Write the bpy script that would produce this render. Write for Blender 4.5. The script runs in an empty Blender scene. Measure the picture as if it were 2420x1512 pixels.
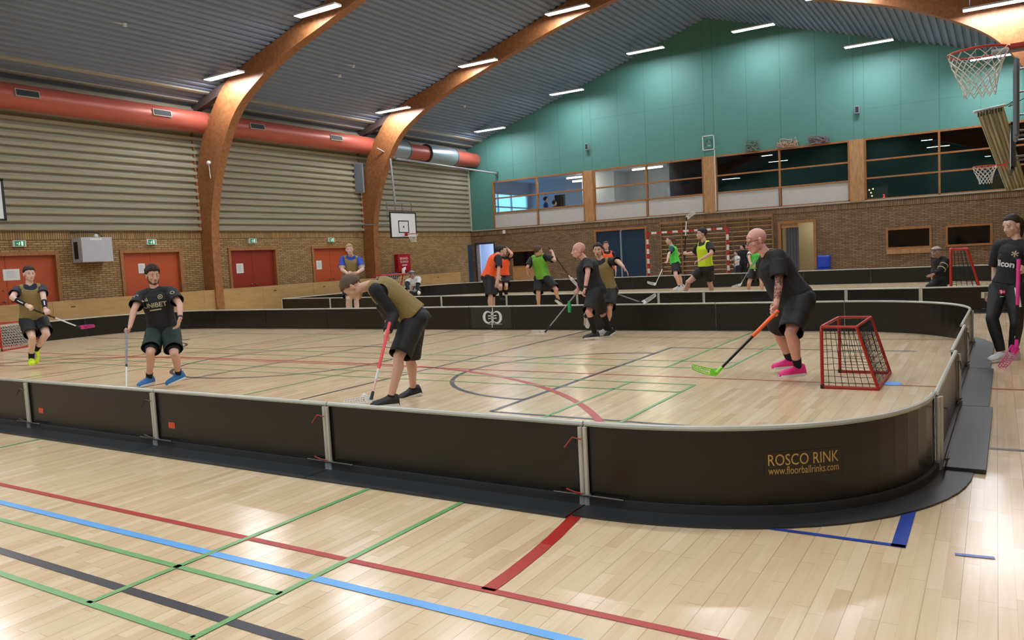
import bpy, bmesh, math, random
from mathutils import Vector, Matrix, noise
import numpy as np

# ------------------------------------------------------------------ camera, world, exposure
SC = bpy.context.scene
COL = SC.collection
W, H, FPX, CH = 2420, 1512, 1838.4, 1.5
YAW, PITCH, ROLL = (math.radians(a) for a in (32.04, -4.55, -3.02))
cp, sp, cy, sy = math.cos(PITCH), math.sin(PITCH), math.cos(YAW), math.sin(YAW)
FWD = Vector((-sy * cp, cy * cp, sp))
R0 = Vector((cy, sy, 0)); U0 = R0.cross(FWD)
RIGHT = R0 * math.cos(ROLL) + U0 * math.sin(ROLL)
UP = -R0 * math.sin(ROLL) + U0 * math.cos(ROLL)
CAM = Vector((0, 0, CH))
cd = bpy.data.cameras.new('camera'); cam = bpy.data.objects.new('camera', cd); COL.objects.link(cam)
m3 = Matrix((RIGHT, UP, -FWD)).transposed()
cam.matrix_world = Matrix.Translation(CAM) @ m3.to_4x4()
cd.sensor_width = 36; cd.lens = 36 * FPX / W; cd.clip_start = .05; cd.clip_end = 200
SC.camera = cam
SC.view_settings.view_transform = 'Standard'; SC.view_settings.look = 'None'
SC.view_settings.gamma = 1; SC.view_settings.use_curve_mapping = False
SC.view_settings.exposure = 0.0
try: SC.cycles.use_denoising = True
except Exception: pass
wd = bpy.data.worlds.new('world'); SC.world = wd; wd.use_nodes = True
wd.node_tree.nodes['Background'].inputs[0].default_value = (.22, .60, 1, 1)
wd.node_tree.nodes['Background'].inputs[1].default_value = 2.2
LAMP = 112.0

def ray(x, y): return RIGHT * (x - W / 2) + UP * (H / 2 - y) + FWD * FPX
def at_z(x, y, z=0.):
    d = ray(x, y); return CAM + d * ((z - CH) / d.z)
def at_depth(x, y, dd): return CAM + ray(x, y) * (dd / FPX)
def at_Y(x, y, Y):
    d = ray(x, y); return CAM + d * (Y / d.y)
def at_X(x, y, X):
    d = ray(x, y); return CAM + d * (X / d.x)

# ------------------------------------------------------------------ helpers
def lin(c):
    if isinstance(c, str):
        c = [int(c[i:i + 2], 16) / 255 for i in (0, 2, 4)]
        c = [v / 12.92 if v <= .04045 else ((v + .055) / 1.055) ** 2.4 for v in c]
    return tuple(c) + (1,)
MATS = {}
def mat(name, col, rough=.6, metal=0, emit=0, noise_amt=.08, scale=8, bump=0, coat=0, sheen=0, alpha=None, spec=None):
    if name in MATS: return MATS[name]
    m = bpy.data.materials.new(name); m.use_nodes = True; nt = m.node_tree; b = nt.nodes['Principled BSDF']
    b.inputs['Roughness'].default_value = rough; b.inputs['Metallic'].default_value = metal
    if spec is not None: b.inputs['Specular IOR Level'].default_value = spec
    if coat: b.inputs['Coat Weight'].default_value = coat; b.inputs['Coat Roughness'].default_value = .15
    c = lin(col)
    if noise_amt or bump:
        tc = nt.nodes.new('ShaderNodeTexCoord'); nz = nt.nodes.new('ShaderNodeTexNoise')
        nz.inputs['Scale'].default_value = scale; nz.inputs['Detail'].default_value = 4
        nt.links.new(tc.outputs['Object'], nz.inputs['Vector'])
    if noise_amt:
        mx = nt.nodes.new('ShaderNodeMix'); mx.data_type = 'RGBA'
        mx.inputs[6].default_value = tuple(v * (1 - noise_amt) for v in c[:3]) + (1,)
        mx.inputs[7].default_value = tuple(min(1, v * (1 + noise_amt)) for v in c[:3]) + (1,)
        nt.links.new(nz.outputs['Fac'], mx.inputs[0]); nt.links.new(mx.outputs[2], b.inputs['Base Color'])
    else: b.inputs['Base Color'].default_value = c
    if bump:
        bp = nt.nodes.new('ShaderNodeBump'); bp.inputs['Strength'].default_value = bump; bp.inputs['Distance'].default_value = .01
        nt.links.new(nz.outputs['Fac'], bp.inputs['Height']); nt.links.new(bp.outputs['Normal'], b.inputs['Normal'])
    if emit:
        b.inputs['Emission Color'].default_value = c; b.inputs['Emission Strength'].default_value = emit
    MATS[name] = m; return m

class MB:
    def __init__(s): s.v = []; s.f = []; s.uv = []; s.mi = []
    def add(s, vs, fs, mi=0, uv=None):
        n = len(s.v); s.v += [tuple(p) for p in vs]
        for k, f in enumerate(fs):
            s.f.append(tuple(i + n for i in f)); s.mi.append(mi); s.uv.append(uv[k] if uv else None)
        return s
    def box(s, a, b, mi=0):
        x0, y0, z0 = (min(a[i], b[i]) for i in range(3)); x1, y1, z1 = (max(a[i], b[i]) for i in range(3))
        vs = [(x0, y0, z0), (x1, y0, z0), (x1, y1, z0), (x0, y1, z0), (x0, y0, z1), (x1, y0, z1), (x1, y1, z1), (x0, y1, z1)]
        return s.add(vs, [(0, 3, 2, 1), (4, 5, 6, 7), (0, 1, 5, 4), (1, 2, 6, 5), (2, 3, 7, 6), (3, 0, 4, 7)], mi)
    def obox(s, c, ax, ay, az, hx, hy, hz, mi=0):
        c = Vector(c); vs = [c + Vector(ax) * i * hx + Vector(ay) * j * hy + Vector(az) * k * hz for k in (-1, 1) for i, j in ((-1, -1), (1, -1), (1, 1), (-1, 1))]
        return s.add(vs, [(0, 3, 2, 1), (4, 5, 6, 7), (0, 1, 5, 4), (1, 2, 6, 5), (2, 3, 7, 6), (3, 0, 4, 7)], mi)
    def tube(s, pts, r, n=8, closed=False, caps=True, mi=0):
        pts = [Vector(p) for p in pts]; m = len(pts); rs = r if isinstance(r, (list, tuple)) else [r] * m
        vs = []; fs = []; prev = None
        for i, p in enumerate(pts):
            if closed: t = pts[(i + 1) % m] - pts[i - 1]
            else: t = pts[min(i + 1, m - 1)] - pts[max(i - 1, 0)]
            t.normalize()
            if prev is None: u = t.orthogonal().normalized()
            else: u = (prev - t * prev.dot(t)).normalized()
            prev = u; w = t.cross(u)
            for k in range(n):
                a = 2 * math.pi * k / n; vs.append(p + (u * math.cos(a) + w * math.sin(a)) * rs[i])
        for i in range(m if closed else m - 1):
            j = (i + 1) % m
            for k in range(n): fs.append((i * n + k, i * n + (k + 1) % n, j * n + (k + 1) % n, j * n + k))
        if caps and not closed: fs.append(tuple(range(n - 1, -1, -1))); fs.append(tuple(range((m - 1) * n, m * n)))
        return s.add(vs, fs, mi)
    def prism(s, poly, d, mi=0):      # 3D polygon extruded by vector d
        n = len(poly); d = Vector(d); vs = [Vector(p) for p in poly]; vs += [p + d for p in vs]
        fs = [tuple(range(n - 1, -1, -1)), tuple(range(n, 2 * n))] + [(i, (i + 1) % n, n + (i + 1) % n, n + i) for i in range(n)]
        return s.add(vs, fs, mi)
    def quad(s, a, b, c, d, uv=None, mi=0): return s.add([a, b, c, d], [(0, 1, 2, 3)], mi, [uv] if uv else None)
    def sphere(s, c, r, n=12, m=8, mi=0, ax=None):
        c = Vector(c); r = r if isinstance(r, (tuple, list)) else (r, r, r)
        M = ax if ax is not None else Matrix.Identity(3)
        vs = []; fs = []
        for i in range(1, m):
            t = math.pi * i / m
            for k in range(n):
                a = 2 * math.pi * k / n
                vs.append(c + M @ Vector((r[0] * math.sin(t) * math.cos(a), r[1] * math.sin(t) * math.sin(a), r[2] * math.cos(t))))
        vs.append(c + M @ Vector((0, 0, r[2]))); vs.append(c + M @ Vector((0, 0, -r[2]))); T = len(vs) - 2; B = T + 1
        for i in range(m - 2):
            for k in range(n): fs.append((i * n + k, (i + 1) * n + k, (i + 1) * n + (k + 1) % n, i * n + (k + 1) % n))
        for k in range(n): fs.append((T, k, (k + 1) % n)); fs.append((B, (m - 2) * n + (k + 1) % n, (m - 2) * n + k))
        return s.add(vs, fs, mi)
    def build(s, name, m=None, parent=None, smooth=False, loc=None):
        me = bpy.data.meshes.new(name); me.from_pydata(s.v, [], s.f)
        if any(u for u in s.uv):
            ul = me.uv_layers.new(name='uv')
            for p, u in zip(me.polygons, s.uv):
                if u:
                    for li, c in zip(p.loop_indices, u): ul.data[li].uv = c
        ms = m if isinstance(m, (list, tuple)) else [m]
        for q in ms:
            if q: me.materials.append(q)
        if len(ms) > 1: me.polygons.foreach_set('material_index', s.mi)
        me.validate(clean_customdata=False)
        if smooth:
            me.polygons.foreach_set('use_smooth', [True] * len(me.polygons)); me.set_sharp_from_angle(angle=math.radians(40))
        me.update()
        o = bpy.data.objects.new(name, me); COL.objects.link(o)
        if parent: put(o, parent)
        return o
def put(o, parent):
    o.parent = parent; o.matrix_parent_inverse = Matrix.Identity(4) if parent.type != 'EMPTY' else Matrix.Translation(-Vector(parent.location))
def tag(o, label=None, cat=None, group=None, kind=None):
    if label: o['label'] = label
    if cat: o['category'] = cat
    if group: o['group'] = group
    if kind: o['kind'] = kind
    return o
def thing(name, label, cat, loc=(0, 0, 0), group=None):
    o = bpy.data.objects.new(name, None); COL.objects.link(o); o.location = loc; o.empty_display_size = .1
    return tag(o, label, cat, group)
def struct(o): o['kind'] = 'structure'; return o
def copy_tree(o, off, parent=None):
    c = o.copy(); COL.objects.link(c)
    if parent: c.parent = parent; c.matrix_parent_inverse = o.matrix_parent_inverse.copy()
    else: c.location = Vector(o.location) + Vector(off)
    for ch in list(o.children): copy_tree(ch, off, c)
    return c
def text_geo(s, size=1., align='CENTER', bold=0.):
    cu = bpy.data.curves.new('t', 'FONT'); cu.body = s; cu.size = size; cu.align_x = align; cu.offset = bold; cu.resolution_u = 3
    ob = bpy.data.objects.new('t', cu); COL.objects.link(ob)
    dg = bpy.context.evaluated_depsgraph_get(); dg.update()
    me = bpy.data.meshes.new_from_object(ob.evaluated_get(dg))
    vs = [(v.co.x, v.co.y) for v in me.vertices]; fs = [tuple(p.vertices) for p in me.polygons]
    bpy.data.objects.remove(ob); bpy.data.curves.remove(cu); bpy.data.meshes.remove(me)
    return vs, fs
def text_obj(name, s, size, fn, m, parent, bold=0.):
    vs, fs = text_geo(s, size, bold=bold); b = MB(); b.add([fn(x, y) for x, y in vs], fs); return b.build(name, m, parent)

# ------------------------------------------------------------------ surface materials
def nodes(m): m.use_nodes = True; return m.node_tree, m.node_tree.nodes, m.node_tree.links, m.node_tree.nodes['Principled BSDF']
def math_n(nt, op, a, b=None, c=None):
    n = nt.nodes.new('ShaderNodeMath'); n.operation = op
    for i, v in enumerate((a, b, c)):
        if v is None: continue
        if isinstance(v, (int, float)): n.inputs[i].default_value = v
        else: nt.links.new(v, n.inputs[i])
    return n.outputs[0]
def ramp(nt, fac, stops):
    r = nt.nodes.new('ShaderNodeValToRGB'); e = r.color_ramp.elements
    e[0].position = stops[0][0]; e[0].color = lin(stops[0][1]); e[1].position = stops[-1][0]; e[1].color = lin(stops[-1][1])
    for p, c in stops[1:-1]: k = e.new(p); k.color = lin(c)
    nt.links.new(fac, r.inputs[0]); return r.outputs[0]
def floor_mat():
    m = bpy.data.materials.new('maple_floor'); nt, N, L, b = nodes(m)
    tc = N.new('ShaderNodeTexCoord'); sx = N.new('ShaderNodeSeparateXYZ'); L.new(tc.outputs['Object'], sx.inputs[0])
    X, Y = sx.outputs[0], sx.outputs[1]
    xs = math_n(nt, 'DIVIDE', X, .066); row = math_n(nt, 'FLOOR', xs)
    w = N.new('ShaderNodeTexWhiteNoise'); w.noise_dimensions = '1D'; L.new(row, w.inputs['W'])
    ys = math_n(nt, 'ADD', math_n(nt, 'DIVIDE', Y, .62), math_n(nt, 'MULTIPLY', w.outputs['Value'], 7.3))
    pl = math_n(nt, 'FLOOR', ys)
    cb = N.new('ShaderNodeCombineXYZ'); L.new(row, cb.inputs[0]); L.new(pl, cb.inputs[1])
    w2 = N.new('ShaderNodeTexWhiteNoise'); w2.noise_dimensions = '3D'; L.new(cb.outputs[0], w2.inputs['Vector'])
    base = ramp(nt, w2.outputs['Value'], [(0, 'D3B68E'), (.15, 'DCC099'), (.6, 'E0C69F'), (.9, 'E4CBA6'), (1, 'E8D0AE')])
    mp = N.new('ShaderNodeMapping'); mp.inputs['Scale'].default_value = (40, 2.2, 1); L.new(tc.outputs['Object'], mp.inputs[0])
    nz = N.new('ShaderNodeTexNoise'); nz.inputs['Scale'].default_value = 1; nz.inputs['Detail'].default_value = 6; L.new(mp.outputs[0], nz.inputs['Vector'])
    g = ramp(nt, nz.outputs['Fac'], [(.3, (.90, .88, .84)), (.7, (1.0, 1.0, 1.0))])
    mx = N.new('ShaderNodeMix'); mx.data_type = 'RGBA'; mx.blend_type = 'MULTIPLY'; mx.inputs[0].default_value = .8; L.new(base, mx.inputs[6]); L.new(g, mx.inputs[7])
    # seams: a strong one every second strip, weak between, ends of staves
    f2 = math_n(nt, 'FRACT', math_n(nt, 'DIVIDE', X, .132)); s1 = math_n(nt, 'LESS_THAN', f2, .022)
    f1 = math_n(nt, 'FRACT', xs); s2 = math_n(nt, 'MULTIPLY', math_n(nt, 'LESS_THAN', f1, .02), .25)
    f3 = math_n(nt, 'FRACT', ys); s3 = math_n(nt, 'MULTIPLY', math_n(nt, 'LESS_THAN', f3, .004), .5)
    sm = math_n(nt, 'MAXIMUM', math_n(nt, 'MAXIMUM', math_n(nt, 'MULTIPLY', s1, .55), s2), s3)
    m2 = N.new('ShaderNodeMix'); m2.data_type = 'RGBA'; L.new(sm, m2.inputs[0]); L.new(mx.outputs[2], m2.inputs[6]); m2.inputs[7].default_value = lin('6E553A')
    # small dark marks and knots
    vo = N.new('ShaderNodeTexVoronoi'); vo.inputs['Scale'].default_value = 1.6; L.new(tc.outputs['Object'], vo.inputs['Vector'])
    sp_ = math_n(nt, 'LESS_THAN', vo.outputs['Distance'], .018)
    m4 = N.new('ShaderNodeMix'); m4.data_type = 'RGBA'; L.new(math_n(nt, 'MULTIPLY', sp_, .7), m4.inputs[0]); L.new(m2.outputs[2], m4.inputs[6]); m4.inputs[7].default_value = lin('4A3A2A')
    L.new(m4.outputs[2], b.inputs['Base Color'])
    n2 = N.new('ShaderNodeTexNoise'); n2.inputs['Scale'].default_value = 2.5; n2.inputs['Detail'].default_value = 5; L.new(tc.outputs['Object'], n2.inputs['Vector'])
    rr = math_n(nt, 'MULTIPLY_ADD', n2.outputs['Fac'], .12, .13); L.new(rr, b.inputs['Roughness'])
    b.inputs['Specular IOR Level'].default_value = .5
    bp = N.new('ShaderNodeBump'); bp.inputs['Strength'].default_value = .05; bp.inputs['Distance'].default_value = .004
    n3 = N.new('ShaderNodeTexNoise'); n3.inputs['Scale'].default_value = 9; L.new(tc.outputs['Object'], n3.inputs['Vector'])
    L.new(n3.outputs['Fac'], bp.inputs['Height']); L.new(bp.outputs[0], b.inputs['Normal'])
    return m
def brick_mat(name, c1, c2, mortar, bw=.24, bh=.068, off=.5, ms=.012):
    m = bpy.data.materials.new(name); nt, N, L, b = nodes(m)
    uv = N.new('ShaderNodeUVMap'); uv.uv_map = 'uv'
    br = N.new('ShaderNodeTexBrick'); L.new(uv.outputs[0], br.inputs['Vector'])
    br.inputs['Scale'].default_value = 1; br.inputs['Brick Width'].default_value = bw; br.inputs['Row Height'].default_value = bh
    br.inputs['Mortar Size'].default_value = ms; br.inputs['Mortar Smooth'].default_value = .2; br.inputs['Bias'].default_value = -.1; br.offset = off
    br.inputs['Color1'].default_value = lin(c1); br.inputs['Color2'].default_value = lin(c2); br.inputs['Mortar'].default_value = lin(mortar)
    nz = N.new('ShaderNodeTexNoise'); nz.inputs['Scale'].default_value = 5; nz.inputs['Detail'].default_value = 6; L.new(uv.outputs[0], nz.inputs['Vector'])
    mx = N.new('ShaderNodeMix'); mx.data_type = 'RGBA'; mx.blend_type = 'MULTIPLY'; mx.inputs[0].default_value = .6
    L.new(br.outputs['Color'], mx.inputs[6]); L.new(ramp(nt, nz.outputs['Fac'], [(.3, (.7, .68, .64)), (.7, (1., 1., 1.))]), mx.inputs[7]); L.new(mx.outputs[2], b.inputs['Base Color'])
    b.inputs['Roughness'].default_value = .85
    bp = N.new('ShaderNodeBump'); bp.inputs['Strength'].default_value = .6; bp.inputs['Distance'].default_value = .008; bp.invert = True
    L.new(br.outputs['Fac'], bp.inputs['Height']); L.new(bp.outputs[0], b.inputs['Normal'])
    return m
def wood_mat(name, c1, c2, scale=(1, 1, 1), rough=.45, coat=0.):
    m = bpy.data.materials.new(name); nt, N, L, b = nodes(m)
    tc = N.new('ShaderNodeTexCoord'); mp = N.new('ShaderNodeMapping'); mp.inputs['Scale'].default_value = scale; L.new(tc.outputs['Object'], mp.inputs[0])
    nz = N.new('ShaderNodeTexNoise'); nz.inputs['Scale'].default_value = 3; nz.inputs['Detail'].default_value = 8; nz.inputs['Distortion'].default_value = .4
    L.new(mp.outputs[0], nz.inputs['Vector']); L.new(ramp(nt, nz.outputs['Fac'], [(.3, c1), (.7, c2)]), b.inputs['Base Color'])
    b.inputs['Roughness'].default_value = rough; b.inputs['Coat Weight'].default_value = coat; return m
FLOOR = floor_mat()
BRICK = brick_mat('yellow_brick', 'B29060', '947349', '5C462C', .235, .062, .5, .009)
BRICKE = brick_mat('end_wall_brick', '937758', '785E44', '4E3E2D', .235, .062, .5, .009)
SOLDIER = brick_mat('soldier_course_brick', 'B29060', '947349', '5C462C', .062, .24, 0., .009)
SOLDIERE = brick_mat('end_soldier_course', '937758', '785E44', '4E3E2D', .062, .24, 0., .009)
GLULAM = wood_mat('glulam', '85522E', 'A26C42', (3, 3, 3), .45)
PINE = wood_mat('pine', '9E7248', 'B98E60', (6, 6, 1.2), .5)
PLY = wood_mat('plywood', 'A88450', 'BA9660', (1, .5, 3), .5)
DARKWOOD = wood_mat('stained_frame', '8A5A34', 'A5713F', (8, 8, 2), .5)
CLAD = mat('taupe_cladding', 'A09A86', .45, 0, noise_amt=.04)
CEIL = mat('grey_steel_deck', '7E8EA8', .75, 0, noise_amt=.05)
GREEN = mat('green_panel', '4F8279', .6, noise_amt=.05, scale=1.5)
GREEND = mat('green_seam', '3E7264', .7)
WHITEP = mat('white_panel', 'BAB9B4', .5)
REDDOOR = mat('red_brown_door', 'B4502A', .4, noise_amt=.06)
BLUED = mat('blue_door', '15304A', .4)
BLACK = mat('black_board_plastic', '181715', .26, noise_amt=.15, scale=3)
BLACKM = mat('black_matt', '1A1A1B', .6)
FLANGE = mat('black_flange', '303133', .45, noise_amt=.2, scale=5)
RAIL = mat('grey_rail', 'B9BBAE', .35)
POST = mat('galvanised_post', 'C6C2B6', .4, .2)
REDP = mat('red_paint', 'B0281C', .35)
DUCT = mat('red_duct', 'B35A4A', .4, .1, noise_amt=.06, scale=2)
SILVER = mat('silver_sleeve', 'A9B4BA', .35, .6)
STEEL = mat('grey_steel', '70757A', .4, .6)
DARKG = mat('dark_grille', '20262A', .6)
PAPER = mat('white_paper', 'DDDBD6', .7, noise_amt=.02)
WHITE = mat('white_paint', 'DCDCDA', .4, noise_amt=.02)
INK = mat('dark_ink', '44464A', .7, noise_amt=0)
EMIT = mat('lamp_diffuser', 'F4F8FF', .5, emit=LAMP, noise_amt=0)
CORD = mat('net_cord_white', 'CFCBC2', .8)
CORDB = mat('net_cord_black', '1B1B1D', .8)
def glass_mat():
    m = bpy.data.materials.new('window_glass'); nt, N, L, b = nodes(m); N.remove(b)
    o = N['Material Output']; t = N.new('ShaderNodeBsdfTransparent'); t.inputs[0].default_value = (.88, .92, .94, 1)
    g = N.new('ShaderNodeBsdfGlossy'); g.inputs['Roughness'].default_value = .01; fr = N.new('ShaderNodeFresnel'); fr.inputs[0].default_value = 1.75; ge = N.new('ShaderNodeNewGeometry')
    mx = N.new('ShaderNodeMixShader'); L.new(math_n(nt, 'MULTIPLY', fr.outputs[0], math_n(nt, 'SUBTRACT', 1., ge.outputs['Backfacing'])), mx.inputs[0]); L.new(t.outputs[0], mx.inputs[1]); L.new(g.outputs[0], mx.inputs[2]); L.new(mx.outputs[0], o.inputs[0]); return m
GLASS = glass_mat()
# ------------------------------------------------------------------ room shell
XL, XR, YE, YB = -22.4, 2.2, 32.3, -7.0
XM = (XL + XR) / 2            # ridge line
HB = 2.92                     # top of the brickwork
SL = .314
def roof_z(x): return 7.0 + SL * ((x - XL) if x < XM else (XR - x))
fb = MB(); fb.box((XL - 1.5, YB - .3, -.2), (XR + .3, 43, 0)); floor = struct(fb.build('floor', FLOOR))

def ribs(y0, y1, pitch=.22, dep=.06):
    b = MB(); xs = []
    for side in (0, 1):
        x0, x1 = (XL - .1, XM) if side == 0 else (XM, XR + .1)
        n = int((x1 - x0) / pitch); pr = []
        for i in range(n):
            a = x0 + (x1 - x0) * i / n; p = (x1 - x0) / n
            for t, d in ((0, 0), (.42, 0), (.55, 1), (.87, 1)): pr.append((a + p * t, roof_z(a + p * t) + d * dep))
        pr.append((x1, roof_z(x1)))
        vs = [(x, y0, z) for x, z in pr] + [(x, y1, z) for x, z in pr]; k = len(pr)
        b.add(vs, [(i, i + 1, k + i + 1, k + i) for i in range(k - 1)])
    b.add([(XL - .3, y0, 7.0 + .12), (XM, y0, roof_z(XM) + .25), (XR + .3, y0, 7.12), (XL - .3, y1, 7.12), (XM, y1, roof_z(XM) + .25), (XR + .3, y1, 7.12)], [(0, 1, 4, 3), (1, 2, 5, 4)])
    return b
ceiling = struct(ribs(YB, YE).build('ceiling', CEIL))
# two purlin strips above the left wall
pb = MB(); 
for x in (XL + .35, XL + .95): pb.obox((x, (YB + YE) / 2, roof_z(x) - .02), (1, 0, SL), (0, 1, 0), (-SL, 0, 1), .05, (YE - YB) / 2, .03)
pb.build('purlin', mat('pale_trim', 'A9A595', .5), ceiling)

def uvbox_wall(b, axis, c, a0, a1, z0, z1, t, mi=0, flip=False):
    """wall slab whose inner face lies at c; axis 'x' means plane x=c (runs along y)"""
    def P(a, z, o): return (c + o, a, z) if axis == 'x' else (a, c + o, z)
    uv = [(a0, z0), (a1, z0), (a1, z1), (a0, z1)]
    f = [P(a0, z0, 0), P(a1, z0, 0), P(a1, z1, 0), P(a0, z1, 0)]
    b.quad(*f, uv=uv, mi=mi)
    g = [P(a0, z0, t), P(a1, z0, t), P(a1, z1, t), P(a0, z1, t)]
    b.quad(*g[::-1], uv=uv[::-1], mi=mi)
    T = abs(t)
    b.quad(f[3], f[2], g[2], g[3], uv=[(a0, 0), (a1, 0), (a1, T), (a0, T)], mi=mi)
    b.quad(f[0], g[0], g[1], f[1], uv=[(a0, 0), (a0, T), (a1, T), (a1, 0)], mi=mi)
    b.quad(f[0], f[3], g[3], g[0], uv=[(0, z0), (0, z1), (T, z1), (T, z0)], mi=mi)
    b.quad(f[1], g[1], g[2], f[2], uv=[(0, z0), (T, z0), (T, z1), (0, z1)], mi=mi)
def wall_with_holes(b, axis, c, a0, a1, z0, z1, t, holes):
    cuts = sorted({a0, a1} | {h[0] for h in holes} | {h[1] for h in holes})
    for p, q in zip(cuts[:-1], cuts[1:]):
        hs = sorted([h for h in holes if h[0] <= p + 1e-6 and h[1] >= q - 1e-6], key=lambda h: h[2]); z = z0
        for h in hs:
            if h[2] > z: uvbox_wall(b, axis, c, p, q, z, h[2], t)
            z = h[3]
        if z < z1: uvbox_wall(b, axis, c, p, q, z, z1, t)
SB = .23
LD = [(9.2, 11.95), (13.75, 15.85), (17.65, 19.8), (21.5, 23.6)]      # door openings in the left wall
b = MB(); wall_with_holes(b, 'x', XL, YB, YE, 0, HB - SB, -.3, [(a, q, 0, 2.36) for a, q in LD]); wl = struct(b.build('wall_left', BRICK))
b = MB(); uvbox_wall(b, 'x', XL + .015, YB, YE, HB - SB, HB, -.3); b.build('soldier_course', SOLDIER, wl)
def cladding(x, s, y0, y1, z0, z1):
    b = MB(); n = round((z1 - z0) / .222); p = (z1 - z0) / n; pr = []
    for i in range(n):
        z = z0 + i * p
        for t, d in ((0, .0), (.12, .11), (.5, .13), (.62, .03), (.95, .0)): pr.append((x + s * d, z + p * t))
    pr.append((x, z1)); k = len(pr)
    b.add([(u, y0, z) for u, z in pr] + [(u, y1, z) for u, z in pr], [(i, k + i, k + i + 1, i + 1) for i in range(k - 1)])
    b.box((x - s * .15, y0, z0), (x - s * .02, y1, z1)); return b
cladding(XL, 1, YB, YE, HB, 7.0).build('corrugated_cladding', CLAD, wl)
b = MB(); b.box((XL, YE - .1, HB), (XL + .14, YE - .02, 6.0)); b.build('corner_trim', mat('pale_trim', 'A9A595'), wl)
b = MB(); wall_with_holes(b, 'x', XR, YB, YE, 0, HB, .3, []); wr = struct(b.build('wall_right', BRICK))
cladding(XR, -1, YB, YE, HB, 7.0).build('corrugated_cladding', CLAD, wr)
# wall behind the camera
b = MB(); uvbox_wall(b, 'y', YB, XL, XR, 0, HB, -.3); wb = struct(b.build('wall_back', BRICK))
b = MB(); b.prism([(XL, YB, HB), (XR, YB, HB), (XR, YB, 7.0), (XM, YB, roof_z(XM) + .1), (XL, YB, 7.0)], (0, -.2, 0)); b.build('green_panelling', GREEN, wb)
# end wall
ZW0, ZW1, ZS = 2.97, 5.2, 3.74
holes = [(-22.1, -21.03, 0, 2.28), (-15.5, -13.05, 0, 2.53), (-7.33, -6.07, 0, 2.31), (-20.0, -18.7, 1.06, 1.82), (-3.45, -2.07, 1.14, 1.8), (-1.5, -.18, 1.14, 1.78)]
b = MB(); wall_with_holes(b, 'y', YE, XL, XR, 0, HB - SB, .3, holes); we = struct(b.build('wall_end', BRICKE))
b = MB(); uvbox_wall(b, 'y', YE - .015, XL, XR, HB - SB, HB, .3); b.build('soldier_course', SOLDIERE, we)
b = MB(); b.box((XL, YE - .04, HB), (XR, YE + .3, HB + .05)); b.build('ledge', mat('pale_trim', 'A9A595'), we)
b = MB(); b.prism([(XL, YE, 5.26), (XR, YE, 5.26), (XR, YE, 7.1), (XM, YE, roof_z(XM) + .15), (XL, YE, 7.1)], (0, .25, 0))
b.box((XL, YE, HB + .05), (-20.95, YE + .25, 5.26)); b.build('green_panelling', GREEN, we)
b = MB()
for x in (-21.2, -19.7, -18.42, -17.15, -15.92, -15.5, -14.17, -12.9, -11.62, -10.3, -9.9, -8.53, -7.22, -5.9, -4.56, -4.2, -2.96, -1.72, -.45, .8):
    b.box((x - .009, YE - .004, 5.27), (x + .009, YE + .01, roof_z(x) + .02))
for xa, xb, z in ((XL, -15.9, 5.95), (-15.5, -10.3, 7.5), (-4.2, XR, 6.35)): b.box((xa, YE - .003, z), (xb, YE + .01, z + .012))
b.build('panel_joint', GREEND, we)
for k, (xa, xb) in enumerate(((-20.95, -15.95), (-15.5, -10.38), (-9.9, -4.72), (-4.22, XR))):
    win = MB(); t = .035
    win.box((xa, YE - .03, ZW1), (xb, YE + .12, ZW1 + .07)); win.box((xa, YE - .03, ZW0), (xb, YE + .12, ZW0 + .04))
    xm = (xa + xb) / 2 if k < 3 else -1.74
    for x in (xa, xm - t, xb - 2 * t): win.box((x, YE - .03, ZW0), (x + 2 * t, YE + .12, ZW1))
    rails = (3.74, 4.44) if k in (0, 1, 2) else (3.78, 4.44)
    for z in rails: win.box((xa, YE - .025, z - .03), (xb, YE + .1, z + .03))
    wo = struct(win.build('window_%d' % (k + 1), DARKWOOD))
    zb = rails[0] if k < 3 else ZW0
    for p, q in ((xa, xm), (xm, xb)):
        zz = [z for z in (zb,) + tuple(r for r in rails if r > zb) + (ZW1,)]
        g = MB()
        for u, v in zip(zz[:-1], zz[1:]): g.box((p + .03, YE + .03, u + .01), (q - .03, YE + .036, v - .01))
        g.build('glass_pane', GLASS, wo)
        if k < 3: w_ = MB(); w_.box((p + .06, YE + .01, ZW0 + .03), (q - .06, YE + .06, zb - .03)); w_.build('white_panel', WHITEP, wo)
for k, (xa, xb) in enumerate(((-15.95, -15.5), (-10.38, -9.9), (-4.72, -4.22))):
    b = MB(); b.box((xa, YE - .06, HB + .03), (xb, YE + .25, 5.27)); struct(b.build('trim_%d' % (k + 1), PINE))
# upper rooms behind the windows
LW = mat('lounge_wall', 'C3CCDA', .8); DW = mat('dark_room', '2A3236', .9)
b = MB()
b.box((XL, YE + .3, HB - .15), (-12, 42, HB)); b.box((XL, YE + .3, 5.6), (-12, 42, 5.7))

for p, q, z0, z1 in ((YE + .3, 33.4, HB, 5.6), (33.4, 38.1, HB, 3.78), (33.4, 38.1, 4.98, 5.6), (38.1, 38.5, HB, 5.6)): b.box((XL - .1, p, z0), (XL, q, z1))
b.box((XL, 38.4, HB), (-12, 38.5, 5.6)); b.box((-12.1, YE + .3, HB), (-12, 38.4, 5.6)); b.box((-18.2, 36.6, HB), (-16.4, 38.4, 5.6))
lw = struct(b.build('wall_lounge', LW))
b = MB()
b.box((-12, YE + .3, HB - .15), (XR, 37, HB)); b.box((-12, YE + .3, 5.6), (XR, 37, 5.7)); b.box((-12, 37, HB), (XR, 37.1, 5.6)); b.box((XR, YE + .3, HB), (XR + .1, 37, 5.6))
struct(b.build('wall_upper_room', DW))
b = MB()
for y in (33.4, 35.0, 36.35, 38.03): b.box((XL - .08, y, 3.78), (XL + .02, y + .07, 4.98))
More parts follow.
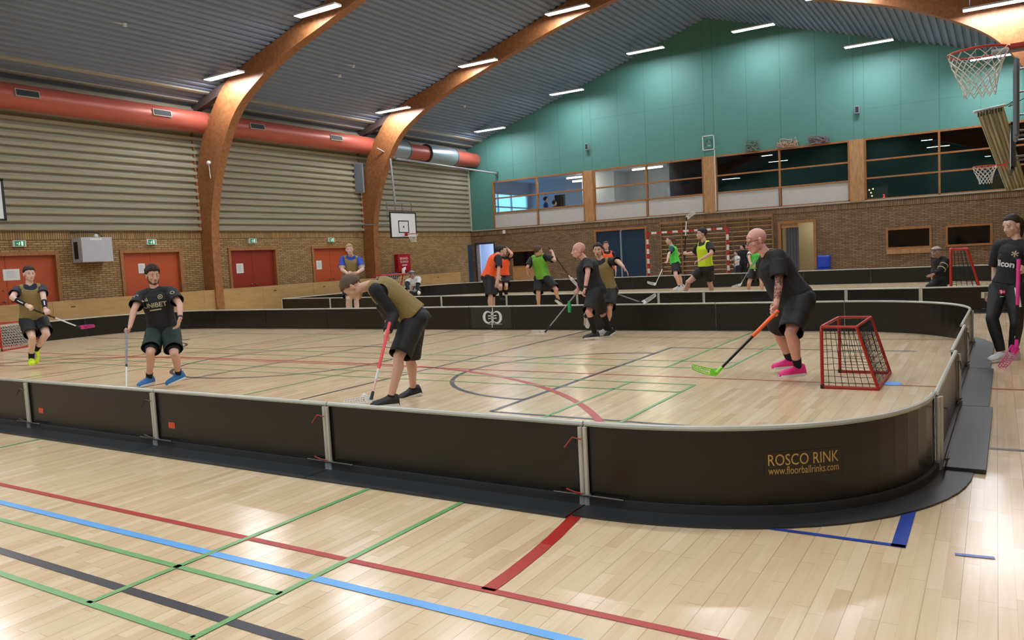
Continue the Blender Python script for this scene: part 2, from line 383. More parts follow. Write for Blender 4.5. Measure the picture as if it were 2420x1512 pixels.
for z in (3.78, 4.2, 4.9): b.box((XL - .08, 33.4, z), (XL + .02, 38.1, z + .07))
struct(b.build('window_5', mat('white_paint', 'DCDCDA')))
# louvred lounge lights
for i, (u_, v_, y) in enumerate(((1361, 419, 34.3), (1374, 427, 36.0), (1541, 396, 34.0), (1517, 399, 35.4))):
    q_ = at_Y(u_, v_, y); x, zl = q_.x, q_.z
    t_ = thing('strip_light', ('long strip light on the lounge ceiling, nearest the first wooden column', 'shorter strip light on the lounge ceiling just under the longest one', 'warm strip light seen through the second upper window', 'small warm strip light deepest behind the second upper window')[i], 'lamp', (x, y, zl))
    b = MB(); b.box((x - .5, y - .06, zl + .03), (x + .5, y + .06, zl + .09)); b.build('housing', WHITE, t_); b = MB(); b.tube([(x, y, zl + .09), (x, y, 5.6)], .008, 5); b.build('hanger', STEEL, t_)
    b = MB(); b.box((x - .48, y - .06, zl - .03), (x + .48, y + .06, zl + .03)); b.build('diffuser', mat('warm_diffuser', 'FFE9C0', emit=40, noise_amt=0), t_)
# dark openings, doors and frames of the end wall
def frame(axis, c, a0, a1, z1, w=.09, d=.08, z0=0., bottom=False):
    b = MB(); s = 1
    def B(p, q, u, v):
        if axis == 'x': b.box((c - .02, p, u), (c + d, q, v))
        else: b.box((p, c - d, u), (q, c + .02, v))
    B(a0, a0 + w, z0, z1); B(a1 - w, a1, z0, z1); B(a0 + w, a1 - w, z1 - w, z1)
    if bottom: B(a0 + w, a1 - w, z0, z0 + w)
    return b
nd = 0
def door(b, m):
    global nd; nd += 1; return struct(b.build('door_%d' % nd, m))
for k, (a0, a1) in enumerate(LD):
    m_ = REDDOOR if k != 2 else mat('darker_red_door', '8E2B18', .4)
    b = frame('x', XL - .12, a0, a1, 2.36, .1, .16); d = door(b, DARKWOOD)
    am = (a0 + a1) / 2
    for p, q in ((a0 + .1, am - .005), (am + .005, a1 - .1)):
        b = MB(); b.box((XL - .14, p, .01), (XL - .09, q, 2.26)); leaf = b.build('door_leaf', m_, d)
        h = MB(); yy = q - .1 if q == am - .005 else p + .1
        h.sphere((XL - .06, yy, 1.05), .03); h.sphere((XL - .07, yy, 1.35), .018); h.build('door_knob', STEEL, leaf)
    b = MB(); b.box((XL - .3, a0, 0), (XL - .2, a1, 2.36)); b.build('door_backing', BLACKM, d)
# blue open door, double blue door, corridor door
b = frame('y', YE, -22.15, -20.98, 2.32, .07, .03); d = door(b, BLUED)
b = MB(); b.obox((-22.62, YE - .5, 1.13), (-.72, -.69, 0), (.69, -.72, 0), (0, 0, 1), .5, .022, 1.13)
leaf = b.build('door_leaf', BLUED, d)
h = MB(); h.sphere((-22.86, YE - .86, 1.0), .035); h.sphere((-22.86, YE - .86, 1.15), .02); h.build('door_handle', STEEL, leaf)
h = MB(); h.obox((-22.57, YE - .53, 1.62), (-.72, -.69, 0), (.69, -.72, 0), (0, 0, 1), .12, .026, .2); h.build('notice', PAPER, leaf)
b = MB(); b.box((-23.2, 34.2, 0), (-20.3, 34.3, 2.8)); b.box((-23.2, YE + .3, 2.7), (-20.3, 34.3, 2.8)); b.box((-23.2, YE + .3, 0), (-23.1, 34.3, 2.8)); b.box((-20.4, YE + .3, 0), (-20.3, 34.3, 2.8))
struct(b.build('wall_passage', mat('bright_passage', 'C5D3EE', .7)))
b = frame('y', YE, -15.55, -13.0, 2.57, .09, .05); d = door(b, DARKWOOD)
for p, q in ((-15.46, -14.3), (-14.22, -13.09)):
    b = MB(); b.box((p, YE + .03, .01), (q, YE + .09, 2.55)); leaf = b.build('door_leaf', BLUED, d)
b = MB(); b.box((-14.29, YE - .02, .01), (-14.23, YE + .06, 2.47)); b.build('meeting_stile', mat('pale_steel', '9AA0A6', .4, .5), d)
b = frame('y', YE, -7.42, -5.98, 2.38, .1, .06); d = door(b, DARKWOOD)
b = MB(); b.box((-7.3, YE + .02, 2.12), (-6.7, YE + .08, 2.28)); b.build('transom_board', PINE, d)
b = MB()
for i in range(9): b.box((-7.15 + i * .055, YE + .05 + .03 * (i % 2), .01), (-7.1 + i * .055, YE + .1 + .03 * (i % 2), 2.12))
b.build('folding_leaf', mat('grey_folding_door', '4A4B50', .5), d)
b = MB(); b.box((-8.2, 35.5, 0), (-5.2, 35.6, 2.8)); b.box((-8.2, YE + .3, 2.7), (-5.2, 35.6, 2.8)); b.box((-8.2, YE + .3, 0), (-8.1, 35.6, 2.8)); b.box((-5.3, YE + .3, 0), (-5.2, 35.6, 2.8))
b.box((-6.7, 34.6, 1.35), (-5.3, 34.62, 1.38)); struct(b.build('wall_corridor', mat('corridor_cream', 'D6CDB2', .7)))
for i, (a0, a1, z0, z1) in enumerate(((-20.05, -18.65, 1.02, 1.86), (-3.52, -2.0, 1.07, 1.87), (-1.57, -.11, 1.07, 1.85))):
    b = frame('y', YE, a0, a1, z1, .08, .04, z0, True); w_ = struct(b.build('window_%d' % (6 + i), DARKWOOD))
    g = MB(); g.box((a0 + .08, YE + .02, z0 + .08), (a1 - .08, YE + .026, z1 - .08)); g.build('glass_pane', mat('dark_glass', '0A0C10', .05, noise_amt=0), w_)
b = MB(); b.box((-3.5, YE - .05, .9), (-2.0, YE, 1.07)); b.build('sill_board', PINE, we)
b = MB(); b.box((-20.0, YE - .04, .25), (-18.4, YE, 1.02)); b.build('bench_panel', PINE, we)

for lb_, x, y, z, w_, c_, e_ in (('white light panel on the ceiling of the bright passage behind the open blue door', -21.6, 33.4, 2.68, .5, 'E8F0FF', 22), ('warm light panel in the corridor behind the folding door', -6.5, 34.6, 2.68, .35, 'FFF2D8', 9)):
    t_ = thing('ceiling_light', lb_, 'lamp', (x, y, z)); b = MB(); b.box((x - w_, y - .3, z - .02), (x + w_, y + .3, z)); b.build('housing', WHITE, t_)
    b = MB(); b.box((x - w_ + .02, y - .28, z - .04), (x + w_ - .02, y + .28, z - .02)); b.build('diffuser', mat('panel_' + c_, c_, .5, emit=e_, noise_amt=0), t_)
# ------------------------------------------------------------------ glulam arches
def smooth_curve(pts, n=6):
    out = []
    P = [Vector(p) for p in pts]
    for i in range(len(P) - 1):
        a, b_, c, d = P[max(i - 1, 0)], P[i], P[i + 1], P[min(i + 2, len(P) - 1)]
        for k in range(n):
            t = k / n; out.append(.5 * ((2 * b_) + (c - a) * t + (2 * a - 5 * b_ + 4 * c - d) * t * t + (3 * b_ - a - 3 * c + d) * t ** 3))
    out.append(P[-1]); return out
INN = [(-21.82, 0), (-21.8, 2.86), (-21.48, 4.3), (-20.95, 5.45), (-20.2, 6.5), (-19.2, 7.2), (-17.8, 7.85), (-16.0, 8.42), (-14.43, 8.9), (-12.4, 9.45), (XM, 9.95)]
OUT = [(XL + .02, 0), (XL + .02, 3.0), (-22.3, 4.6), (-21.95, 5.75), (-21.3, 6.7), (-20.55, 7.45), (-19.6, roof_z(-19.6) - .02), (-17.8, roof_z(-17.8) - .02), (-15.5, roof_z(-15.5) - .02), (-13, roof_z(-13) - .02), (XM, roof_z(XM) - .02)]
def arch(Y, label):
    n = 6; A = smooth_curve([Vector((x, z)) for x, z in INN], n); B = smooth_curve([Vector((x, z)) for x, z in OUT], n)
    A = A + [Vector((2 * XM - p.x, p.y)) for p in A[-2::-1]]; B = B + [Vector((2 * XM - p.x, p.y)) for p in B[-2::-1]]
    k = len(A); th = .3; b = MB()
    vs = [(p.x, Y, p.y) for p in A] + [(p.x, Y, p.y) for p in B] + [(p.x, Y + th, p.y) for p in A] + [(p.x, Y + th, p.y) for p in B]
    fs = []
    for i in range(k - 1):
        fs += [(i, k + i, k + i + 1, i + 1), (2 * k + i, 2 * k + i + 1, 3 * k + i + 1, 3 * k + i), (i, i + 1, 2 * k + i + 1, 2 * k + i), (k + i, 3 * k + i, 3 * k + i + 1, k + i + 1)]
    b.add(vs, fs); o = thing('glulam_arch', label, 'arch', (XL + .3, Y, 0)); b.build('curved_beam', GLULAM, o)
    for sgn in (0, 1):
        s_ = MB()
        f = (lambda x: x) if sgn == 0 else (lambda x: 2 * XM - x)
        s_.prism([(f(-20.5), Y + .04, roof_z(-20.5) - .02), (f(XL + .05), Y + .04, 7.0 - .02), (f(XL + .05), Y + .04, 6.75), (f(-20.7), Y + .04, 7.2)], (0, .2, 0))
        s_.build('haunch_strut', mat('dark_haunch', '5A4B47', .6), o)
    s2 = MB(); s2.box((XL + .02, Y - .05, HB), (XL + .1, Y, 6.9)); s2.build('backing_strip', GLULAM, o)
    return o
arch(16.61, 'curved glulam arch standing at the left wall between the third and second red doors')
arch(24.45, 'curved glulam arch standing at the left wall beside the fourth red door')
arch(8.77, 'curved glulam arch above the camera side of the hall, out of frame to the left')
arch(.93, 'curved glulam arch right over the camera, out of frame')

# ------------------------------------------------------------------ ceiling lamps
def lamp(x0, Y, z, label, first=[None]):
    loc = (x0 + .78, Y, z)
    if first[0] is None:
        o = thing('ceiling_lamp', label, 'lamp', loc)
        b = MB(); b.box((x0, Y - .13, z - .01), (x0 + 1.56, Y + .13, z + .02))
        b.box((x0, Y - .135, z - .03), (x0 + 1.56, Y - .128, z + .02)); b.box((x0, Y + .128, z - .03), (x0 + 1.56, Y + .135, z + .02)); b.box((x0 - .006, Y - .135, z - .03), (x0, Y + .135, z + .02)); b.box((x0 + 1.56, Y - .135, z - .03), (x0 + 1.566, Y + .135, z + .02)); b.build('housing', WHITE, o)
        b = MB(); b.obox((x0 + .78, Y, z - .022), (1, 0, 0), (0, 1, 0), (0, 0, 1), .777, .126, .010); b.build('diffuser', EMIT, o)
        for x in (x0 + .15, x0 + 1.41):
            b = MB(); b.tube([(x, Y, z + .07), (x, Y, z + .5)], .006, 5); b.build('suspension_wire', STEEL, o)
        first[0] = o; return o
    o = copy_tree(first[0], Vector(loc) - Vector(first[0].location)); o['label'] = label; return o
ordn = ('lowest', 'second', 'third', 'fourth', 'fifth', 'last')
xs = ((-20.73, 7.5), (-16.65, 8.58), (-12.95, 9.68), (-8.6, 9.72), (-4.6, 8.4), (-.72, 7.28))
for row, Y in (('along the nearer arch', 16.1), ('along the farther arch', 23.95), ('in front of the green end wall', 30.8), ('in the near row, out of frame', 8.25), ('over the camera, out of frame', .4), ('behind the camera, out of frame', -5)):
    for i, (x, z) in enumerate(xs):
        lamp(x, Y, z, '%s white strip lamp from the left %s' % (ordn[i], row))
for k, (x, y) in enumerate(((295, 57), (803, 178), (835, 155), (1098, 250))):
    d = ray(x, y); P = CAM + d * ((7 + SL * 22.4 - CH) / (d.z - SL * d.x)); b = MB()
    b.tube([P + Vector((0, 0, .02)), P - Vector((0, 0, .06))], .05, 10); b.tube([P, P + Vector((-.05, -.35, -.0))], .015, 6)
    tag(b.build('smoke_detector', WHITE), ('small white detector on the ribbed ceiling, upper left', 'small white detector on the ceiling between the arches, lower one', 'small white detector on the ceiling between the arches, upper one', 'small white detector on the ceiling beyond the farther arch')[k], 'detector')

# ------------------------------------------------------------------ air duct
dx, dz, dr = -21.88, 6.4, .34
o = thing('air_duct', 'long round red air duct running high along the left wall', 'duct', (dx, 20, dz))
def cyl(y0, y1, r, n=28):
    b = MB(); b.tube([(dx, y0, dz), (dx, y1, dz)], r, n); return b
for y0, y1 in ((YB, 8.8), (8.82, 16.7), (16.72, 24.9), (26.9, 28.3), (30.4, 32.25)): cyl(y0, y1, dr).build('duct_section', DUCT, o, True)
cyl(24.9, 26.9, dr + .07).build('silver_sleeve', SILVER, o, True); cyl(28.35, 30.4, dr + .07).build('silver_sleeve', SILVER, o, True)
for y in (24.92, 26.85, 28.34, 30.35): b = MB(); b.tube([(dx, y, dz), (dx, y + .05, dz)], dr + .085, 28); b.build('clamp_ring', STEEL, o, True)
for y in (7.0, 11.1, 15.0, 18.6, 22.4):
    a = math.radians(8); n_ = Vector((math.cos(a), 0, math.sin(a))); t_ = Vector((-math.sin(a), 0, math.cos(a)))
    b = MB(); b.obox(Vector((dx, y, dz)) + n_ * (dr + .0), (0, 1, 0), t_, n_, .31, .1, .03); g = b.build('vent_frame', mat('pale_trim', 'A9A595'), o)
    b = MB(); b.obox(Vector((dx, y, dz)) + n_ * (dr + .01), (0, 1, 0), t_, n_, .28, .075, .03)
    for q in range(6): b.obox(Vector((dx, y, dz)) + n_ * (dr + .04) + t_ * (-.06 + q * .024), (0, 1, 0), t_, n_, .28, .003, .004)
    b.build('grille', DARKG, g)
# ------------------------------------------------------------------ floor markings (paint on the floor: parts of the floor)
def strip(b, pts, w, z):
    n = len(pts); P = [Vector((p[0], p[1], 0)) for p in pts]; vs = []
    for i, p in enumerate(P):
        t = (P[min(i + 1, n - 1)] - P[max(i - 1, 0)]).normalized(); q = Vector((-t.y, t.x, 0)) * w / 2
        vs += [(p.x - q.x, p.y - q.y, z), (p.x + q.x, p.y + q.y, z)]
    b.add(vs, [(2 * i, 2 * i + 1, 2 * i + 3, 2 * i + 2)[::-1] for i in range(n - 1)])
def arc(cx, cy_, r, a0, a1, n=40): return [(cx + r * math.cos(math.radians(a0 + (a1 - a0) * i / n)), cy_ + r * math.sin(math.radians(a0 + (a1 - a0) * i / n))) for i in range(n + 1)]
def paint(name, col, segs, z, label):
    m = mat(name + '_paint', col, .3, noise_amt=.04)
    b = MB()
    for pts, w in segs: strip(b, pts, w, z)
    o = b.build('court_marking', m, floor); o['label'] = label
CY = 8.82
paint('red', 'C24446', [([(-22, 2.815), (XR, 2.815)], .045), (arc(-8.0, 2.815, 6.03, 0, 90), .075), ([(-8.0, 8.86), (-12.4, 8.86)], .06), (arc(-12.4, 2.815, 6.03, 90, 180), .075),
    ([(-21.5, 8.72), (XR, 8.72)], .035)], .0030, 'red painted court lines')
paint('blue_light', '5FA8E6', [([(-22, 2.57), (XR, 2.57)], .055)], .0034, 'light blue painted line')
paint('blue_dark', '2F4AA0', [([(-.41, 4.08), (-.41, 5.3)], .065), ([(-1.6, 4.1), (-.38, 4.1)], .035), ([(-.17, 4.09), (-.01, 4.11)], .03)], .0032, 'dark blue tape corner and dash')
GR = []
for x0, x1, y0, y1 in ((-2.83, -16.97, 1.9, 8.25), (-2.83, -16.97, 9.43, 15.7)):
    xm, ym = (x0 + x1) / 2, (y0 + y1) / 2; d = .47 if y0 < 5 else .55; e = .77
    GR += [([(x0, y0), (x1, y0)], .038), ([(x0, y1), (x1, y1)], .038), ([(x0, y0 + d), (x1, y0 + d)], .038), ([(x0, y1 - d), (x1, y1 - d)], .038),
           ([(x0, y0), (x0, y1)], .038), ([(x1, y0), (x1, y1)], .038), ([(x0 - e, y0), (x0 - e, y1)], .038), ([(x1 + e, y0), (x1 + e, y1)], .038),
           ([(xm + 2.06, y0), (xm + 2.06, y1)], .038), ([(xm - 2.06, y0), (xm - 2.06, y1)], .038), ([(x0, ym), (xm + 2.06, ym)], .02), ([(x1, ym), (xm - 2.06, ym)], .02)]
paint('green', '74A868', GR, .0038, 'green painted badminton court lines')
paint('black', '38373C', [([(-22, 2.075), (XR, 2.075)], .055), ([(-4.25, 6.3), (-4.25, 11.34)], .055), ([(-4.25, 6.3), (XR, 6.25)], .05), ([(-4.25, 11.34), (-.9, 11.4)], .04),
    (arc(-4.25, CY, 1.87, 90, 270), .055), (arc(-9.95, 8.95, 1.85, 0, 360, 70), .055), (arc(-16.0, 9.0, 1.85, -90, 90), .055), ([(-16.0, 6.3), (-16.0, 11.34)], .05),
    ([(-16.0, 11.34), (-20, 11.34)], .04), ([(-16., 6.3), (-20, 6.3)], .04), ([(-6.82, 4.4), (-6.82, 15.7)], .045), ([(-9.95, 4.2), (-9.95, 15.7)], .045), ([(-13.2, 4.4), (-13.2, 15)], .03)], .0026, 'dark grey painted court lines')
paint('brown', 'A37458', [([(-12.9, 4.2), (-12.9, 15)], .03), ([(-21, 12.72), (XR, 12.72)], .03), ([(-8.9, 9.3), (-8.9, 15)], .025), ([(-20, 7.2), (-12, 10)], .02)], .0022, 'faint brown painted lines')
b = MB(); b.add([(-.93 + .1 * math.cos(a * .7854) * (1 + .2 * (a % 2)), 8.8 + .12 * math.sin(a * .7854), .0042) for a in range(8)], [tuple(range(8))]); b.build('tape_patch', mat('blue_tape', '5C9BE0', .6), floor)

# ------------------------------------------------------------------ rink boards
BH = .5
CLIP = mat('dark_clip', '3B332C', .4)
ORANGE = mat('orange_sticker', 'D9532B', .5, noise_amt=.02)
STRAP = mat('red_strap', 'A8392C', .6)
def offs(pts, d):        # offset polyline to its right-hand side
    P = [Vector((p[0], p[1], 0)) for p in pts]; out = []
    for i, p in enumerate(P):
        t = (P[min(i + 1, len(P) - 1)] - P[max(i - 1, 0)]).normalized(); out.append((p.x + t.y * d, p.y - t.x * d))
    return out
def band(b, A, B, z0, z1):     # solid between two plan polylines
    n = len(A); vs = [(x, y, z0) for x, y in A] + [(x, y, z0) for x, y in B] + [(x, y, z1) for x, y in A] + [(x, y, z1) for x, y in B]; fs = []
    for i in range(n - 1):
        fs += [(i, i + 1, n + i + 1, n + i), (2 * n + i, 3 * n + i, 3 * n + i + 1, 2 * n + i + 1), (i, 2 * n + i, 2 * n + i + 1, i + 1), (n + i, n + i + 1, 3 * n + i + 1, 3 * n + i)]
    fs += [(0, n, 3 * n, 2 * n), (n - 1, 3 * n - 1, 4 * n - 1, 2 * n - 1)]
    b.add(vs, fs)
def board(pts, label, group, fl_w=.27, sticker=False, strap=False, double=False, fl_z=.012):
    """pts run so that the OUTSIDE of the rink is on the right-hand side"""
    P = [Vector((p[0], p[1], 0)) for p in pts]
    o = thing('rink_board', label, 'rink board', (P[len(P) // 2].x, P[len(P) // 2].y, 0), group)
    g = .006; t0 = (P[1] - P[0]).normalized(); t1 = (P[-1] - P[-2]).normalized()
    Q = [tuple((P[0] + t0 * g).xy)] + [tuple(p.xy) for p in P[1:-1]] + [tuple((P[-1] - t1 * g).xy)]
    b = MB(); band(b, offs(Q, -.006), offs(Q, .008), .012, BH - .01); b.build('panel', BLACK, o)
    b = MB(); b.tube([(x, y, BH - .005) for x, y in Q], .017, 8); b.build('top_rail', RAIL, o, True)
    b = MB(); band(b, offs(Q, -.0), offs(Q, fl_w), .001, fl_z); 
    b2 = offs(Q, .0); band(b, b2, offs(Q, .035), fl_z, .06); b.build('base_flange', FLANGE, o)
    n0 = Vector((t0.y, -t0.x, 0)); n1 = Vector((t1.y, -t1.x, 0))
    for p, n, t in ((P[0] + t0 * .016, n0, t0), (P[-1] - t1 * .016, n1, t1)):
        c = p + n * .026; b = MB(); b.tube([c + Vector((0, 0, .035)), c + Vector((0, 0, BH - .02))], .0145 if not double else .017, 8); q = b.build('end_post', POST, o, True)
        b = MB(); b.tube([c + Vector((0, 0, .012)), c + Vector((0, 0, .075))], .021, 8); b.build('foot_socket', mat('grey_plastic', '8E9096', .5), q, True)
    c = P[0] + t0 * .1 + n0 * .05; b = MB()
    b.tube([c + Vector((0, 0, .075)) - t0 * .3, c + Vector((0, 0, .07)) + t0 * .16], .007, 6); b.build('clamp_lever', CLIP, o)
    if strap:
        for z in (.08, .41):
            c = P[0] + n0 * .045; b = MB(); b.tube([c + Vector((0, 0, z)), c + n0 * .02 - t0 * .05 + Vector((0, 0, z + .012)), c + n0 * .03 - t0 * .1 + Vector((0, 0, z - .0 + (.03 if z < .2 else -.05)))], .005, 6)
            b.build('strap', STRAP if strap == 2 else CLIP, o, True)
    if sticker:
        c = P[0] + t0 * sticker + n0 * .0095; b = MB(); b.obox(c + Vector((0, 0, .2)), t0, (0, 0, 1), n0, .045, .026, .0012); b.build('orange_sticker', ORANGE, o)
    return o
def line(p, q, n=1): return [(p[0] + (q[0] - p[0]) * i / n, p[1] + (q[1] - p[1]) * i / n) for i in range(n + 1)]
def corner(p0, p1, c, n=14, k=.56):     # bezier quarter with control corner c
    out = []
    for i in range(n + 1):
        t = i / n; a = Vector(p0); d = Vector(p1); cc = Vector(c); b1 = a + (cc - a) * k; b2 = d + (cc - d) * k
        q = a * (1 - t) ** 3 + 3 * b1 * t * (1 - t) ** 2 + 3 * b2 * t * t * (1 - t) + d * t ** 3; out.append((q.x, q.y))
    return out
G1 = 'rink boards around the front rink'
jx = [-2.09, -4.21, -6.34, -8.52, -10.68, -12.85, -15.0, -17.1, -18.9]
NY = lambda x: 4.085 + .004 * (-2 - x)
word = ('first', 'second', 'third', 'fourth', 'fifth', 'sixth', 'seventh', 'eighth', 'ninth', 'tenth')
# near side: going from left to right the outside (towards the camera) is on the right hand
for i in range(len(jx) - 1):
    a, c = jx[i + 1], jx[i]
    board(line((a, NY(a)), (c, NY(c))), '%s straight black board of the near side, counted from the curved corner' % word[i], G1, sticker=.22 if i in (1, 2, 3) else (.15 if i == 4 else False), strap=2 if i == 0 else 1)
board(corner(jx[0:1] + [NY(jx[0])], (-.345, 5.56), (-.36, 4.05), 18, .6), 'large curved black corner board with gold lettering, nearest the camera', G1, fl_w=.22, strap=2)
ry = [5.56, 7.65, 9.87, 12.0]
for i in range(3): board(line((-.33, ry[i]), (-.3, ry[i + 1])), '%s black board of the right end, seen edge on' % ('near', 'middle', 'far')[i], G1, fl_w=.27, fl_z=.03, strap=1)
board(corner((-.3, 12.0), (-2.14, 13.8), (-.32, 13.75), 16, .6), 'curved far right corner board of the front rink behind the small goal', G1)
fx = [-2.14, -4.3, -6.45, -8.6, -9.72, -11.9, -14.0, -16.2, -18.3]
for i in range(len(fx) - 1):
    lb = 'black far side board carrying the white round logo' if i == 3 else '%s black board of the far side of the front rink, counted from the right' % word[i]
    board(line((fx[i], 13.8), (fx[i + 1], 13.8)), lb, G1)
board(corner((-18.3, 13.8), (-20.75, 11.6), (-20.7, 13.75), 14, .6), 'curved far left corner board of the front rink below the red door', G1)
ly = [11.6, 9.45, 7.3, 6.0]
for i in range(3): board(line((-20.75, ly[i]), (-20.75, ly[i + 1])), '%s board of the left end behind the left goal' % ('far', 'middle', 'near')[i], G1)
board(corner((-20.75, 6.0), (-18.9, NY(-18.9)), (-20.7, 4.2), 14, .6), 'curved near left corner board of the front rink, out of frame', G1)
G2 = 'rink boards around the rear rink'
px2 = (667, 781, 831, 1044, 1198, 1365, 1557, 1664, 1835, 2000, 2176)
J = [at_z(x, 706 + (x - 650) * (680 - 706) / 1526, BH) for x in px2]
J = [(p.x, p.y) for p in J]
BK = [thing_ for thing_ in ()]
for i in range(len(J) - 1): board(line(J[i], J[i + 1]), '%s board of the near side of the rear rink, counted from the left' % (word + ('eleventh',))[i], G2, fl_w=.2)
R2 = .95
board(line(J[-1], (R2 - 1.0, 17.25)), 'black board of the rear rink just left of the standing woman', G2, fl_w=.2)
board(corner((R2 - 1.0, 17.25), (R2, 18.6), (R2, 17.3), 10), 'curved near right corner board of the rear rink', G2, fl_w=.2)
F2 = 28.9
for i, (a, c) in enumerate(((18.6, 21.2), (21.2, 23.8), (23.8, 26.4))): board(line((R2, a), (R2, c)), '%s board of the right end of the rear rink, behind the goalkeeper' % word[i], G2, fl_w=.2)
board(corner((R2, 26.4), (R2 - 2.4, F2), (R2, F2), 12), 'curved far right corner board of the rear rink', G2, fl_w=.2)
xs2 = [R2 - 2.4 - 2.18 * i for i in range(9)]
for i in range(8): board(line((xs2[i], F2), (xs2[i + 1], F2)), '%s board of the far side of the rear rink, counted from the right' % word[i], G2, fl_w=.2)
board(corner((xs2[8], F2), (-21.3, 26.6), (-21.3, F2), 12), 'curved far left corner board of the rear rink by the plywood wall', G2, fl_w=.2)
for i, (a, c) in enumerate(((26.6, 24.0), (24.0, 21.4), (21.4, 18.95))): board(line((-21.3, a), (-21.3, c)), '%s board of the left end of the rear rink, counted from the far corner' % word[i], G2, fl_w=.2)
# lettering on the near corner board and logo on the far board
cpts = corner((jx[0], NY(jx[0])), (-.345, 5.56), (-.36, 4.05), 60, .6)
cl = [0.]
for a, c in zip(cpts[:-1], cpts[1:]): cl.append(cl[-1] + (Vector(c) - Vector(a)).length)
def on_corner(s, z, d=.0105):
    s = max(0, min(cl[-1] - 1e-4, s)); i = max(k for k in range(len(cl) - 1) if cl[k] <= s); t = (s - cl[i]) / (cl[i + 1] - cl[i])
    a, c = Vector(cpts[i]), Vector(cpts[i + 1]); p = a + (c - a) * t; u = (c - a).normalized(); return (p.x + u.y * d, p.y - u.x * d, z)
cb = [o for o in bpy.data.objects if o.get('label', '').startswith('large curved')][0]
def find_s(x, y):          # arc length whose board point is seen at this image point
    best = None
    for k in range(200):
        s = cl[-1] * k / 199
        for z in (.25,):
            p = Vector(on_corner(s, z)) - CAM; u = W / 2 + FPX * p.dot(RIGHT) / p.dot(FWD)
            if best is None or abs(u - x) < best[0]: best = (abs(u - x), s)
    return best[1]
sa, sb = find_s(1814, 1085), find_s(1983, 1080); sm_ = (sa + sb) / 2; wd_ = sb - sa
GOLD = mat('gold_lettering', 'C9A75C', .5, noise_amt=.02)
for txt, zc, hh in (('ROSCO RINK', .283, .066), ('www.floorballrinks.com', .233, .045)):
    vs, fs = text_geo(txt, 1.0); x0 = min(v[0] for v in vs); x1 = max(v[0] for v in vs); k = wd_ / (x1 - x0)
    kz = hh / .73
    b = MB(); b.add([on_corner(sm_ + (v[0] - (x0 + x1) / 2) * k, zc + v[1] * kz) for v in vs], fs); o_ = b.build('lettering', GOLD, cb); o_['label'] = 'gold lettering ' + txt.split('.')[0]
b = MB(); n_ = 12
vs = [on_corner(sa - .02 + (wd_ + .04) * i / n_, z, .0095) for z in (.215, .36) for i in range(n_ + 1)]
b.add(vs, [(i, i + 1, n_ + 2 + i, n_ + 1 + i) for i in range(n_)]); b.build('sticker_backing', mat('brown_black_sticker', '2A1A10', .35), cb)
lb_ = [o for o in bpy.data.objects if 'white round logo' in o.get('label', '')][0]
LX, LZ, LS = -9.12, .27, 1.0; LY = 13.8 - .0095
WL = mat('white_logo', 'D8DAD8', .5, noise_amt=.02)
def LP(x, z, d=.0): return (LX + x, LY - d, LZ + z)
b = MB(); b.add([LP(x, z) for x, z in ((-.55, -.235), (.47, -.235), (.47, .21), (-.55, .21))], [(0, 1, 2, 3)]); b.build('clear_sticker', mat('logo_sticker', '2B2C2B', .3, noise_amt=.3, scale=6), lb_)
b = MB()
def crescent(cx, sgn):
    n = 24; o_ = []; i_ = []
    for k in range(n + 1):
        a = math.radians(40 + 280 * k / n); w_ = .055 * math.sin(math.pi * k / n) + .012
        o_.append(LP(cx + sgn * .125 * math.cos(a), -.005 + .135 * math.sin(a), .0015)); i_.append(LP(cx + sgn * (.125 - w_) * math.cos(a), -.005 + (.135 - w_ * .8) * math.sin(a), .0015))
    b.add(o_ + i_, [(k, k + 1, n + 2 + k, n + 1 + k) for k in range(n)])
crescent(-.12, 1); crescent(.12, -1)
for x, z0, z1 in ((-.015, -.225, .12), (.015, -.13, .2)): b.add([LP(x - .011, z0, .0015), LP(x + .011, z0, .0015), LP(x + .011, z1, .0015), LP(x - .011, z1, .0015)], [(0, 1, 2, 3)])
for z in (-.03, .025): b.add([LP(-.11, z - .012, .0015), LP(.11, z - .003, .0015), LP(.11, z + .018, .0015), LP(-.11, z + .009, .0015)], [(0, 1, 2, 3)])
b.build('club_emblem', WL, lb_)
b = MB()
for k in range(14): b.add([LP(-.12 + k * .026, -.155, .0015), LP(-.12 + k * .026 + .018, -.155, .0015), LP(-.12 + k * .026 + .018, -.144, .0015), LP(-.12 + k * .026, -.144, .0015)], [(0, 1, 2, 3)])
b.build('small_print', WL, lb_)
# ------------------------------------------------------------------ black floor mats outside the right end are the wide flanges; plywood barrier along the left wall
bx = -21.9
o = thing('plywood_barrier', 'waist high plywood barrier running along the left wall behind both rinks', 'barrier', (bx, 18, 0))
y = -3.0; k = 0
while y < 30.5:
    y1 = min(y + 2.4, 30.55); b = MB(); b.box((bx - .025, y, 0), (bx, y1 - .006, .97)); p = b.build('barrier_panel', PLY, o)
    b = MB(); b.obox((bx + .002, y + .55, .79), (0, 1, 0), (0, 0, 1), (1, 0, 0), .06, .014, .002); b.build('hand_slot', BLACKM, p); y = y1; k += 1
b = MB(); b.box((bx - .3, -3, 0), (bx - .26, 30.5, .9)); b.build('rear_frame', PINE, o)

